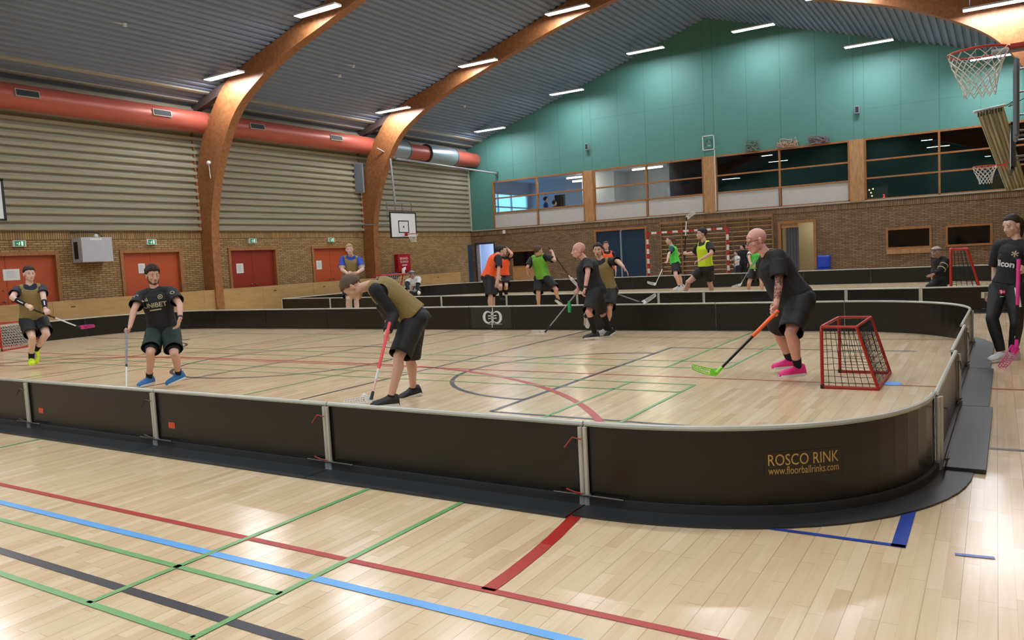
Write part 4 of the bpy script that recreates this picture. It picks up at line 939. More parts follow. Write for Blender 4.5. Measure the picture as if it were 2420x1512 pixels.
TORSO = [(-.20, .120, .095, .105), (-.08, .160, .108, .125), (.06, .164, .112, .120), (.22, .150, .112, .104), (.40, .144, .112, .098), (.58, .156, .120, .108), (.76, .172, .124, .118), (.88, .158, .104, .108), (.955, .105, .072, .080), (1.0, .064, .058, .062)]
def person(label, Ht, D, pel, neck, head, L=None, R=None, legL=None, legR=None, face=270, hface=None, neck_s=-1, head_s=0, look=270, pitch=0, hroll=None, bulk=1., width=1., skin=SKIN,
           hands=None, female=False, voxel=.0065, belly=0., blend=(), shoulder_drop=.045, hipw=1., group=None, headup=None, headk=1., calf=1., tb=None):
    """pel/neck/head: image points; L, R: (elbow (x, y, side), wrist (x, y, side), hand (x, y, side)) ; legs: (knee, ankle, toe angle, toe pitch)"""
    k = Ht / 1.78; S = dict(k=k, label=label, female=female)
    P = at_depth(pel[0], pel[1], D); N_ = solve(P, neck[0], neck[1], .52 * k, neck_s); Hc = solve(N_, head[0], head[1], .205 * k, head_s or neck_s)
    up = (N_ - P).normalized(); fr = dirv(face); fr = (fr - up * fr.dot(up)).normalized(); lat = fr.cross(up)   # lat points to the person's right
    hfr = dirv(face if hface is None else hface); hup = Vector((0, 0, 1)); hfr = (hfr - hup * hfr.dot(hup)).normalized(); hlat = hfr.cross(Vector((0, 0, 1)))
    S.update(P=P, N=N_, Hc=Hc, up=up, fr=fr, lat=lat, hfr=hfr, bulk=bulk)
    spine = [P - (up * .5 + hup * .5).normalized() * .1 * k, P, P.lerp(N_, .5) - fr * .0 * k, N_]
    bend = max(0, 1 - up.z) * .09 * k
    def sp_(t):
        p = P + (N_ - P) * t - fr * bend * math.sin(math.pi * max(0, min(1, t))) * 1.2
        return p
    def rings(e=0, t0=-.3, t1=1.1, wx=1., top=None, hem=None):
        out = []
        for (t, w_, df, db) in TORSO:
            if t < t0 or t > t1: continue
            l = (hlat * (1 - max(0, min(1, t))) + lat * max(0, min(1, t))).normalized()
            d1 = sp_(t + .02) - sp_(t - .02); ax = d1.normalized() if t > .05 else (d1.normalized() * .6 + hup * .4).normalized()
            l = (l - ax * l.dot(ax)).normalized(); f = ax.cross(l)
            if f.dot(fr) < 0: f = -f
            ws = width * (1 + .0 * t); 
            if female: w_ = w_ * (.9 if t > .5 else 1.0) * (.86 if .2 < t < .6 else 1)
            bel = belly * math.exp(-((t - .3) / .28) ** 2)
            tb_ = tb or bulk; out.append((sp_(t), l, f, w_ * k * ws * wx + e, (df * tb_ + bel) * k + e, db * k * tb_ + e))
        return out
    S['rings'] = rings; S['sp'] = sp_
    shR = N_ + lat * .178 * k * width - up * shoulder_drop * k; shL = N_ - lat * .178 * k * width - up * shoulder_drop * k
    hipR = P + hlat * .095 * k * hipw - Vector((0, 0, .04 * k)); hipL = P - hlat * .095 * k * hipw - Vector((0, 0, .04 * k))
    S.update(shR=shR, shL=shL, hipR=hipR, hipL=hipL)
    b = MB(); loft(b, rings())
    for s, hp in ((1, hipR), (-1, hipL)): b.sphere(hp - hfr * .035 * k + Vector((0, 0, .02 * k)), .094 * k * bulk, 14, 10)
    # neck and head
    hf = dirv(look, pitch); hu = (headup.normalized() if headup is not None else (Vector((0, 0, 1)) * .8 + (Hc - N_).normalized() * .2)); hu = (hu - hf * hu.dot(hf)).normalized(); hr = hf.cross(hu); S.update(hf=hf, hu=hu, hr=hr)
    hk = min(k, 1.03 * (.5 + .5 * k)) * headk
    def HP(x, y, z): return Hc + (hr * x + hf * y + hu * z) * hk
    HM = Matrix((hr, hf, hu)).transposed(); S.update(HP=HP, HM=HM, hk=hk)
    def E(c, r): b.sphere(HP(*c), tuple(v * hk for v in r), 18, 12, ax=HM)
    caps(b, [N_ - up * .05 * k, N_ + up * .02 * k, HP(0, -.018, -.06)], [.066 * k, .056 * k * (.88 if female else 1), .052 * k * (.88 if female else 1)])
    for sh in (shR, shL): caps(b, [N_ + up * .01 * k, N_.lerp(sh, .5) + up * .012 * k, sh], [.045 * k, .05 * k, .058 * k * bulk])
    E((0, -.014, .035), (.077, .097, .088)); E((0, .022, -.02), (.062, .07, .092)); E((0, .045, -.083), (.040, .044, .036)); E((0, .068, -.100), (.019, .02, .017))
    for s in (-1, 1):
        E((s * .041, .055, -.026), (.022, .020, .021)); E((s * .049, .006, -.058), (.014, .033, .034)); E((s * .029, .078, .028), (.024, .011, .008)); E((s * .012, .095, -.040), (.010, .011, .009))
        E((s * .0795, -.008, -.008), (.009, .020, .033)); E((s * .086, -.016, .008), (.006, .014, .018))
    caps(b, [HP(0, .083, .016), HP(0, .099, -.012), HP(0, .111, -.034)], [.010 * hk, .011 * hk, .0135 * hk], 10)
    E((0, .088, -.062), (.024, .012, .0075)); E((0, .085, -.075), (.022, .012, .0085)); E((0, .066, .048), (.05, .018, .03))
    # arms and hands
    HD = hands or {}
    for sd, arm, sh in (('R', R, shR), ('L', L, shL)):
        if arm is None: arm = 'hang'
        if arm == 'hang':
            el = sh + (Vector((0, 0, -1)) + (lat if sd == 'R' else -lat) * .18).normalized() * .30 * k; wr = el + (Vector((0, 0, -1)) + fr * .25).normalized() * .262 * k; hd = wr + (Vector((0, 0, -1)) + fr * .2).normalized() * .09 * k
        else:
            el = solve(sh, *arm[0][:2], .30 * k, arm[0][2]); wr = solve(el, *arm[1][:2], .262 * k, arm[1][2]); hd = solve(wr, *arm[2][:2], .09 * k, arm[2][2]) if len(arm) > 2 and len(arm[2]) == 3 else wr + (wr - el).normalized() * .09 * k
        S['el' + sd] = el; S['wr' + sd] = wr; S['hd' + sd] = hd
        caps(b, [sh, sh.lerp(el, .5), el], [.056 * k * bulk, .047 * k * bulk * (.88 if female else 1), .039 * k])
        caps(b, [el, el.lerp(wr, .28), wr], [.040 * k, .041 * k * (.9 if female else 1), .027 * k])
        d = (hd - wr).normalized()
        mode = HD.get(sd, ('relax',)); s_ = 1 if sd == 'R' else -1
        if mode[0] == 'grip':
            sx = mode[1].normalized(); sx = (sx - d * sx.dot(d)).normalized(); n_ = d.cross(sx); 
            if len(mode) > 2 and n_.dot(mode[2]) < 0: n_ = -n_
            if n_.dot(wr - CAM) < 0 and len(mode) <= 2: n_ = -n_
            curl = 78; spread = sx
        else:
            n_ = mode[1].normalized() if len(mode) > 1 else (-(lat if sd == 'R' else -lat)); n_ = (n_ - d * n_.dot(d)).normalized(); spread = d.cross(n_); curl = mode[2] if len(mode) > 2 else 18
        thumb_side = mode[3] if len(mode) > 3 else 1
        palm = wr + d * .045 * k; M_ = Matrix((spread, d, n_)).transposed()
        b.sphere(palm + n_ * .004, (.040 * k, .056 * k, .017 * k), 14, 10, ax=M_)
        lens = (.038, .044, .042, .034)
        for q in range(4):
            base = wr + d * .085 * k + spread * (.0285 - .019 * q) * k; pts = [base - d * .015 * k, base]; cur = d; ang = math.radians(curl)
            for j, f_ in enumerate((1, .68, .52)):
                a_ = ang * (.85 if j == 0 else 1.0); ca, sa = math.cos(a_), math.sin(a_); nn = (n_ if j == 0 else nn); cur, nn = cur * ca + nn * sa, nn * ca - cur * sa
                pts.append(pts[-1] + cur * lens[q] * f_ * k)
            caps(b, pts, [.0095 * k, .0092 * k, .0085 * k, .008 * k, .007 * k], 8)
        th0 = wr + d * .03 * k + spread * .03 * k * thumb_side; t1 = th0 + (d * .6 + spread * .55 * thumb_side + n_ * .6).normalized() * .038 * k; t2 = t1 + (d * .6 + n_ * (.9 if curl > 50 else .2) - spread * .1).normalized() * .032 * k
        caps(b, [th0, t1, t2], [.013 * k, .0105 * k, .0085 * k], 8)
        S['grip' + sd] = wr + d * .088 * k + n_ * .03 * k; S['n' + sd] = n_
    # legs
    for sd, lg, hp in (('R', legR, hipR), ('L', legL, hipL)):
        if lg is None:
            kn = hp + Vector((0, 0, -1)) * .43 * k; an = kn + Vector((0, 0, -1)) * .40 * k; lg = (0, 0, face, 0)
        else:
            kn = solve(hp, *lg[0][:2], .43 * k, lg[0][2]); an = solve(kn, *lg[1][:2], .415 * k, lg[1][2])
        if an.z < .085 * k: an.z = .085 * k
        ft = dirv(lg[2], lg[3]); S['kn' + sd] = kn; S['an' + sd] = an; S['ft' + sd] = ft
        bk = -(kn.lerp(an, .5) - hp.lerp(an, .5)); shin = (an - kn).normalized(); back = -ft; back = (back - shin * back.dot(shin)); back = back.normalized() if back.length > .1 else hfr * -1
        caps(b, [hp, hp.lerp(kn, .45), kn - (kn - hp).normalized() * .02 * k], [.094 * k * bulk, .078 * k * bulk, .056 * k], 16)
        b.sphere(kn - back * .006 * k, .054 * k, 12, 9)
        caps(b, [kn, kn.lerp(an, .28) + back * .014 * k, kn.lerp(an, .6) + back * .008 * k, an], [.051 * k, .056 * k * (.9 if female else 1) * calf, .043 * k * calf, .034 * k], 14)
        caps(b, [an - Vector((0, 0, .02 * k)), an + ft * .10 * k - Vector((0, 0, .045 * k))], [.033 * k, .024 * k], 8)
    me = remesh('person', b, voxel, 2, .5, [skin])
    o = bpy.data.objects.new('person', me); COL.objects.link(o); tag(o, label, 'person', group); S['o'] = o
    S['shoulder'] = {'R': shR, 'L': shL}
    # facial details
    if voxel < .012:
        for s in (-1, 1):
            e = MB(); e.sphere(HP(s * .030, .079, .004), tuple(v * hk for v in (.0125, .0095, .0052)), 12, 8, ax=HM); eo = e.build('eye', EYEW, o, True)
            e = MB(); e.sphere(HP(s * .030, .0865, .004), tuple(v * hk for v in (.0062, .004, .0048)), 10, 8, ax=HM); e.build('iris', IRIS, eo, True)
        e = MB(); e.tube([HP(-.022, .092, -.0685), HP(-.008, .099, -.067), HP(.008, .099, -.067), HP(.022, .092, -.0685)], [.002 * hk, .005 * hk, .005 * hk, .002 * hk], 6); e.build('lips', LIP, o, True)
    return S

def fold(me, amp, scale, seed=0, stretch=None, f=None):
    me.update(); nrm = [v.normal.copy() for v in me.vertices]; of = Vector((seed * 7.1, seed * 3.3, seed))
    for v, n_ in zip(me.vertices, nrm):
        p = v.co * scale
        if stretch is not None: p = p - stretch * p.dot(stretch) * .72
        d = 1 - 2 * abs(noise.noise(p + of)); d2 = noise.noise(p * 2.7 + of)
        v.co = v.co + n_ * amp * (d * .7 + d2 * .35) * (f(v.co) if f else 1)
def cut(me, fn):
    bm = bmesh.new(); bm.from_mesh(me); bmesh.ops.delete(bm, geom=[v for v in bm.verts if fn(v.co)], context='VERTS')
    for _ in range(4):
        nw = {}
        for v in bm.verts:
            if v.is_boundary:
                q = [e.other_vert(v).co for e in v.link_edges if e.is_boundary]
                if len(q) == 2: nw[v] = v.co * .4 + (q[0] + q[1]) * .3
        for v, c in nw.items(): v.co = c
    bm.to_mesh(me); bm.free()
def trim(me, planes, vox):
    """open a garment at its hems: cut behind each plane (centre, outward axis, radius) and straighten the edge"""
    bm = bmesh.new(); bm.from_mesh(me)
    for c, a, r in planes:
        a = a.normalized(); dl = [v for v in bm.verts if (v.co - c).dot(a) > vox * .3 and (v.co - c).length < r]
        bmesh.ops.delete(bm, geom=dl, context='VERTS')
        for v in bm.verts:
            if (v.co - c).length < r and v.is_boundary:
                d = (v.co - c).dot(a)
                if -vox * 2.2 < d: v.co = v.co - a * d
    bm.to_mesh(me); bm.free()
def hem_tubes(me, tubes, amp=.004, seed=0):
    """add open sleeve or trouser-leg ends: (start, end, start radius, end radius)"""
    bm = bmesh.new(); bm.from_mesh(me)
    for p0, p1, r0, r1 in tubes:
        a = (p1 - p0).normalized(); u = a.orthogonal().normalized(); w_ = a.cross(u); n, m = 28, 9; rows = []
        for j in range(m + 1):
            t = j / m; row = []
            for i in range(n):
                q = 2 * math.pi * i / n; d = u * math.cos(q) + w_ * math.sin(q); p = p0.lerp(p1, t)
                row.append(bm.verts.new(p + d * (r0 + (r1 - r0) * t + amp * t * (noise.noise((p + d * r1) * 11 + Vector((seed, 0, 0))) * 1.6 + math.sin(q * 3 + seed) * .6))))
            rows.append(row)
        for j in range(m):
            for i in range(n): f = bm.faces.new((rows[j][i], rows[j][(i + 1) % n], rows[j + 1][(i + 1) % n], rows[j + 1][i])); f.smooth = True
    bm.to_mesh(me); bm.free()
def link(name, me, parent, label=None, thick=0):
    o = bpy.data.objects.new(name, me); COL.objects.link(o); o.parent = parent
    if label: o['label'] = label
    if thick: m = o.modifiers.new('t', 'SOLIDIFY'); m.thickness = thick; m.offset = -1
    return o
def sleeve(b, S, sd, e, frac, flare=1., full=False):
    sh, el, wr, k = S['sh' + sd], S['el' + sd], S['wr' + sd], S['k']
    b.sphere(sh, .058 * k + e, 14, 10)
    if full:
        caps(b, [sh, sh.lerp(el, .5), el], [.058 * k + e, .05 * k + e, .043 * k + e]); d = (wr - el); b.tube([el, el + d * .3, el + d * .93], [.044 * k + e, .043 * k + e, .031 * k + e], 14); return
    ax = el - sh; b.tube([sh, sh + ax * frac * .5, sh + ax * frac * .72], [.060 * k + e, .056 * k * flare + e, .047 * k * flare + e], 18); S.setdefault('cuts', []).append((sh + ax * frac * .25, sh + ax * frac, .0545 * k * flare + e, .060 * k * flare + e))
def shirt(S, m, e=.014, hem=-.1, frac=.62, flare=1.05, full=False, name='shirt', voxel=.007, folds=.005, collar=True, wx=1.0, seed=1, vneck=None):
    b = MB(); k = S['k']; R_ = S['rings'](e, hem, .96, wx)
    loft(b, R_)
    S['cuts'] = []
    if S['female']:
        for s in (-1, 1): b.sphere(S['sp'](.62) + S['fr'] * .06 * k + S['lat'] * s * .065 * k, .072 * k, 14, 10)
    c, l, f, w_, df, db = R_[-1]; loft(b, [(c, l, f, w_, df, db), (S['N'] + S['up'] * .005 * k, l, f, .068 * k + e, .062 * k + e, .066 * k + e)])
    for sd in 'RL':
        caps(b, [S['N'] - S['up'] * .015 * k, S['N'].lerp(S['sh' + sd], .5) + S['up'] * .004 * k, S['sh' + sd]], [.052 * k + e, .052 * k + e, .058 * k + e]); sleeve(b, S, sd, e, frac, flare, full)
    me = remesh(name, b, voxel, 2, .5, [m]); fold(me, folds, 9, seed, S['up']); hem_tubes(me, S['cuts'], .004, seed)
    if vneck: ctr = S['N'] + S['fr'] * .062 * k + S['up'] * .012 * k; cut(me, lambda p: (p - ctr).length < vneck * k)
    o = link(name, me, S['o'], thick=.003); S['shirt'] = o; return o
def vest(S, m, e=.03, hem=-.08, neck=.095, voxel=.008, folds=.008, seed=3, flare=.02, arm=.105):
    b = MB(); k = S['k']; rg = S['rings'](e, hem, .96, 1.0)
    rg = [(c, l, f, w_ + flare * max(0, .5 - i / len(rg)), df + flare * max(0, .5 - i / len(rg)), db + flare * max(0, .5 - i / len(rg))) for i, (c, l, f, w_, df, db) in enumerate(rg)]
    loft(b, rg)
    for sd in 'RL': caps(b, [S['N'] - S['up'] * .01 * k, S['N'].lerp(S['sh' + sd], .62) + S['up'] * .0 * k], [.052 * k + e * .8, .056 * k + e * .8])
    me = remesh('vest', b, voxel, 2, .5, [m]); fold(me, folds, 7, seed, S['up'])
    ctr = S['N'] + S['fr'] * .06 * k + S['up'] * .015 * k; aR = S['shR'] + S['lat'] * .03 * k - S['up'] * .03 * k; aL = S['shL'] - S['lat'] * .03 * k - S['up'] * .03 * k
    bc = S['N'] + S['up'] * .04 * k
    cut(me, lambda p: (p - ctr).length < neck * k or (p - bc).length < .075 * k or (p - aR).length < arm * k or (p - aL).length < arm * k or (p - S['sp'](hem)).dot(S['up']) < -.2); trim(me, [(S['sp'](hem) + S['up'] * .012, -S['up'], .5)], voxel)
    return link('vest', me, S['o'], thick=.004)
def shorts(S, m, e=.018, top=.16, frac=.86, flare=1.12, name='shorts', voxel=.0075, folds=.006, seed=5, long=False):
    b = MB(); k = S['k']; bu = S['bulk']; loft(b, S['rings'](e * .7, -.21, top, 1.0)); cuts = []
    for sd in 'RL':
        hp, kn = S['hip' + sd], S['kn' + sd]; ax = kn - hp; b.sphere(hp, .1 * k * bu + e, 16, 10)
        if not long: b.tube([hp, hp + ax * frac * .5, hp + ax * frac * .76], [.104 * k * bu + e, .092 * k * bu * (1 + flare) / 2 + e, .074 * k * flare + e], 22); cuts.append((hp + ax * frac * .3, hp + ax * frac, .0925 * k * bu * (1 + flare) / 2 + e, .086 * k * flare + e))
        else:
            an = S['an' + sd]; caps(b, [hp, hp.lerp(kn, .5), kn], [.100 * k + e * .5, .082 * k + e * .5, .062 * k + e * .5], 18); b.tube([kn, kn.lerp(an, .3), kn.lerp(an, .93)], [.062 * k + e * .5, .060 * k + e * .5, .043 * k + e * .5], 16)
        b.sphere(hp - S['hfr'] * .035 * k + Vector((0, 0, .02 * k)), .094 * k * bu + e, 14, 10)
    me = remesh(name, b, voxel, 2, .5, [m]); fold(me, folds, 8, seed, Vector((0, 0, 1))); hem_tubes(me, cuts, .007, seed); return link(name, me, S['o'], thick=.003)
def sock(S, sd, m, f0=.72, e=.006):
    kn, an, k = S['kn' + sd], S['an' + sd], S['k']; b = MB(); ft = S['ft' + sd]; sh = (an - kn).normalized(); back = -ft; back = (back - sh * back.dot(sh)); back = back.normalized() if back.length > .1 else Vector((0, 0, 0))
    def r(t): return ((.051 + (.056 - .051) * t / .28) if t < .28 else (.056 + (.034 - .056) * (t - .28) / .72)) * k + e
    ts = [f0 + (1 - f0) * i / 5 for i in range(6)]; b.tube([kn.lerp(an, t) + back * (.014 if t < .6 else .010 * (1 - t) / .4 + .002) * k for t in ts], [r(t) for t in ts], 14); o = b.build('sock', m, S['o'], True); return o
def shoe(S, sd, m, sole_m, lace=None, high=0.):
    an, f, k = S['an' + sd], S['ft' + sd], S['k'] * 1.04
    u = Vector((0, 0, 1)); u = (u - f * u.dot(f)).normalized(); l = f.cross(u); g = an - u * .085 * k
    prof = [(-.080, .026, .070), (-.070, .035, .106 + high), (-.03, .039, .122 + high), (.012, .041, .116 + high * .6), (.05, .045, .096), (.09, .050, .080), (.135, .051, .070), (.170, .044, .060), (.192, .030, .046), (.20, .014, .034)]
    b = MB(); n = 16; vs = []
    for s, w_, h_ in prof:
        for q in range(n):
            a = 2 * math.pi * q / n; x = math.cos(a); z = math.sin(a); sx = math.copysign(abs(x) ** .8, x); vs.append(g + f * s * k + l * sx * w_ * k * (1.0 if z < 0 else 1 - .35 * z) + u * ((h_ * .5 + .5 * h_ * z) * k + .004))
    m_ = len(prof); fs = [(j * n + q, j * n + (q + 1) % n, (j + 1) * n + (q + 1) % n, (j + 1) * n + q) for j in range(m_ - 1) for q in range(n)]; fs += [tuple(range(n - 1, -1, -1)), tuple(range((m_ - 1) * n, m_ * n))]
    b.add(vs, fs); o = b.build('shoe', m, S['o'], True)
    b = MB(); out = [(-.084, 0), (-.07, .031), (-.03, .038), (.03, .038), (.10, .050), (.15, .050), (.185, .034), (.202, 0)]; out = out + [(s, -w_) for s, w_ in out[-2:0:-1]]
    vs = [g + f * s * k + l * w_ * k * j + u * (z * k) for z, j in ((0, .94), (.008, 1.0), (.026, .99)) for s, w_ in out]; q = len(out)
    fs = [tuple(range(q - 1, -1, -1)), tuple(range(2 * q, 3 * q))] + [(a * q + i, a * q + (i + 1) % q, (a + 1) * q + (i + 1) % q, (a + 1) * q + i) for a in (0, 1) for i in range(q)]
    b.add(vs, fs); b.build('sole', sole_m, o, True)
    if lace:
        b = MB()
        for s in (.035, .05, .065, .08): hh = .09 - (s - .035) * .55 + high * .3; b.tube([g + f * s * k - l * .02 * k + u * (hh - .006) * k, g + f * s * k + u * (hh + .004) * k, g + f * s * k + l * .02 * k + u * (hh - .006) * k], .0025, 5)
        b.build('laces', lace, o)
    return o
HAIRB = mat('hair_dark_brown', '2B1E17', .7, noise_amt=.3, scale=60); HAIRM = mat('hair_brown', '55402E', .7, noise_amt=.25, scale=60); HAIRL = mat('hair_blond', 'A98C63', .7, noise_amt=.2, scale=60); HAIRK = mat('hair_black', '15110F', .6, noise_amt=.3, scale=60); STUB = mat('stubble', '6E6058', .8, noise_amt=.3, scale=80)
def hair(S, m, thick=.012, front=.062, side=.0, nape=-.055, top=.0, rough=.004, name='hair', seed=2):
    HP = S['HP']; b = MB(); n, q = 44, 30; vs = []; fs = []
    for i in range(1, q):
        t = math.pi * i / q
        for j in range(n):
            a = 2 * math.pi * j / n; d = Vector((math.sin(t) * math.cos(a), math.sin(t) * math.sin(a), math.cos(t)))
            p = Vector((d.x * .077, d.y * .097 - .014, d.z * .088 + .035))
            zl = front if p.y > .045 else (side + (front - side) * max(0, (p.y - .0) / .045) if p.y > 0 else side + (nape - side) * min(1, -p.y / .07))
            zl += .010 * noise.noise(d * 14) + .004 * noise.noise(d * 40); q_ = max(0, min(1, (p.z - zl + .004) / .022)); q_ = q_ * q_ * (3 - 2 * q_)
            r = .93 + q_ * (.075 + (thick + top * max(0, d.z) + rough * noise.noise(d * 9 + Vector((seed, 0, 0))) + rough * .8 * noise.noise(d * 26)) / .085)
            vs.append(HP(d.x * .077 * r, d.y * .097 * r - .014, d.z * .088 * r + .035))
    vs.append(HP(0, -.014, .035 + .088 + thick + top)); vs.append(HP(0, -.014, -.03)); T = len(vs) - 2; B = T + 1
    for i in range(q - 2):
        for j in range(n): fs.append((i * n + j, (i + 1) * n + j, (i + 1) * n + (j + 1) % n, i * n + (j + 1) % n))
    for j in range(n): fs.append((T, j, (j + 1) % n)); fs.append((B, (q - 2) * n + (j + 1) % n, (q - 2) * n + j))
    b.add(vs, fs); o = b.build(name, m, S['o'], True)
    return o
def brows(S, m):
    b = MB()
    for s in (-1, 1):
        b = MB(); HP = S['HP']; b.tube([HP(s * .016, .091, .029), HP(s * .030, .089, .0325), HP(s * .044, .078, .028)], [.0026, .0036, .002], 6); b.build('eyebrow', m, S['o'], True)
def beard(S, m, goatee=False):
    b = MB(); HP = S['HP']; HM = S['HM']; hk = S['hk']
    b.sphere(HP(0, .066, -.098), tuple(v * hk for v in (.026, .027, .022)), 14, 10, ax=HM)
    if goatee: caps(b, [HP(0, .075, -.11), HP(0, .075, -.165)], [.022, .009], 10)
    else:
        for s in (-1, 1): caps(b, [HP(s * .062, .005, -.05), HP(s * .047, .035, -.088), HP(0, .06, -.106)], [.013, .018, .018], 10)
        b.tube([HP(-.024, .092, -.053), HP(0, .101, -.05), HP(.024, .092, -.053)], [.003, .005, .003], 6)
    me = remesh('beard', b, .005, 2, .5, [m]); fold(me, .0015, 60); return link('beard', me, S['o'])
def ponytail(S, m, pts, r=.03):
    b = MB(); n = len(pts); caps(b, smooth_curve([S['HP'](*p) for p in pts], 4), [r * (1 - .6 * (i / (4 * (n - 1)))) for i in range(4 * (n - 1) + 1)], 10); me = remesh('ponytail', b, .006, 1, .5, [m]); fold(me, .003, 40); return link('ponytail', me, S['o'])
def decal(S, target, name, verts, faces, centre, right, upv, m, label=None):
    """print a flat figure onto a garment: every point is dropped onto the cloth along the view normal of the print"""
    me = target.data; bv = BVHTree.FromPolygons([v.co.copy() for v in me.vertices], [tuple(p.vertices) for p in me.polygons]); nr = right.cross(upv).normalized(); b = MB(); out = []
    for x, y in verts:
        p = centre + right * x + upv * y; hit = bv.ray_cast(p + nr * .3, -nr, .8); out.append((hit[0] if hit[0] else p) + nr * .0045)
    b.add(out, faces); o = b.build(name, m, target); o['label'] = label or name
    return o
def dense(vs, fs, k=1):      # subdivide print geometry a little so that it follows the cloth
    me = bpy.data.meshes.new('t'); me.from_pydata([(x, y, 0) for x, y in vs], [], fs); bm = bmesh.new(); bm.from_mesh(me); bmesh.ops.triangulate(bm, faces=bm.faces)
    bm.verts.ensure_lookup_table(); r = [(v.co.x, v.co.y) for v in bm.verts], [tuple(v.index for v in f.verts) for f in bm.faces]; bm.free(); bpy.data.meshes.remove(me); return r
def rect(x0, y0, x1, y1, n=4): return [(x0 + (x1 - x0) * i / n, y) for y in (y0, y1) for i in range(n + 1)], [(i, i + 1, n + 2 + i, n + 1 + i) for i in range(n)]
# ------------------------------------------------------------------ floorball sticks
def stick(label, top, heel, grip_f, gripm, shaftm, blade_m, blade_dir, shaft2=None, split=.6, r=.0135, bl=.235, flat=None, bh=.068):
    """top: butt end, heel: where shaft meets blade (both 3D); blade_dir: heel to toe; flat: direction in which the open side looks"""
    top, heel = Vector(top), Vector(heel); ax = (heel - top); L_ = ax.length; a = ax.normalized()
    o = thing('floorball_stick', label, 'floorball stick', tuple(heel)); P_ = lambda t: top + ax * t
    b = MB(); b.tube([P_(0), P_(.01), P_(grip_f * .97), P_(grip_f)], [r * 1.15, r * 1.2, r * 1.15, r], 10); b.build('grip', gripm, o, True)
    e = 1 - .06 / L_
    if shaft2: b = MB(); b.tube([P_(grip_f), P_(split)], r * .92, 10); b.build('shaft', shaftm, o, True); b = MB(); b.tube([P_(split), P_(e)], [r * .92, r * .8], 10); b.build('shaft', shaft2, o, True)
    else: b = MB(); b.tube([P_(grip_f), P_(e)], [r * .92, r * .8], 10); b.build('shaft', shaftm, o, True)
    d = Vector(blade_dir); d.normalize(); up = -a; up = (up - d * up.dot(d)).normalized(); fl = d.cross(up)
    if flat is not None and fl.dot(flat) < 0: fl = -fl
    # curved lattice blade: outer rim and cross ribs
    def B(s, t): return heel + d * (bl * s) + up * (-.012 + bh * (t - .25) * (1 - .25 * s * s) + .02 * s * s) + fl * (.035 * s * s)
    b = MB(); rim = [B(s / 10, 0) for s in range(11)] + [B(1.03, .3), B(1.04, .7)] + [B(1 - s / 10, 1) for s in range(11)] + [B(-.03, .7), B(-.03, .3)]
    b.tube(rim, .0055, 6, closed=True)
    for s in range(1, 10): b.tube([B(s / 10, 0), B(s / 10 + .05, .5), B(s / 10, 1)], .0038, 5)
    for t in (.33, .66): b.tube([B(s / 10, t) for s in range(0, 11)], .0038, 5)
    for s in range(0, 4): b.add([B(s * .06, 0), B(s * .06 + .06, 0), B(s * .06 + .06, 1), B(s * .06, 1)], [(0, 1, 2, 3)])
    b.build('blade', blade_m, o, True)
    b = MB(); b.tube([P_(e - .03), heel + up * .0], [r * 1.05, r * 1.3], 10); b.build('blade_socket', blade_m if not shaft2 else BLACKM, o, True)
    return o
KHAKI = mat('khaki_vest', '8A7440', .75, bump=.15, scale=120); ORV = mat('orange_vest', 'FF5A1E', .7); GRV = mat('lime_green_vest', '6FAE2E', .7); GRV2 = mat('bright_green_vest', '4FCF4A', .7); YEV = mat('neon_yellow_vest', 'C9E022', .7)
BLK = mat('black_jersey', '15151A', .75, noise_amt=.1); BLK2 = mat('black_shorts', '131315', .7, noise_amt=.1); NAVY = mat('navy_jersey', '1B2234', .75); BLU_ = mat('blue_jersey', '2440A8', .7); DGR = mat('dark_green_shorts', '20302A', .75); WJ = mat('white_jersey', 'D2D4D4', .7)
SOCKB = mat('black_sock', '141416', .9); SOCKW = mat('white_sock', 'D8D6D2', .9)
YSH = mat('yellow_shoe', 'D6F01A', .45); YSO = mat('yellow_sole', 'C4DA20', .5); BSH = mat('blue_shoe', '2A6FB0', .5); WSO = mat('white_sole', 'E2E2E0', .5, noise_amt=.02); PSH = mat('pink_shoe', 'F22E86', .45); KSH = mat('black_shoe', '222321', .5); WSH = mat('white_shoe', 'CFD0D2', .5); KSO = mat('black_sole', '191920', .5)
GRIPK = mat('black_grip', '19191B', .6); GRIPR = mat('coral_grip', 'F0505A', .5); GRIPO = mat('orange_grip', 'FF6A2A', .5); GRIPP = mat('pink_grip', 'E03A8C', .5); GRIPG = mat('grey_grip', '8A8A90', .5); SHW = mat('white_shaft', 'E0E0DE', .3); SHK = mat('black_shaft', '1B1613', .3); SHG = mat('grey_shaft', '8C8A88', .35)
BLP = mat('pink_blade', 'E2369A', .35); BLG = mat('neon_green_blade', '8BE03A', .35); BLW = mat('white_blade', 'DCDAD4', .35)
def px_dir(a, b, D): return at_depth(b[0], b[1], D) - at_depth(a[0], a[1], D)
def shoes(S, m, so, lace=None, sd='RL', **k):
    for q in sd: shoe(S, q, m, so, lace, **k)
def socks(S, m, f0=.8, sd='RL'):
    for q in sd: sock(S, q, m, f0)

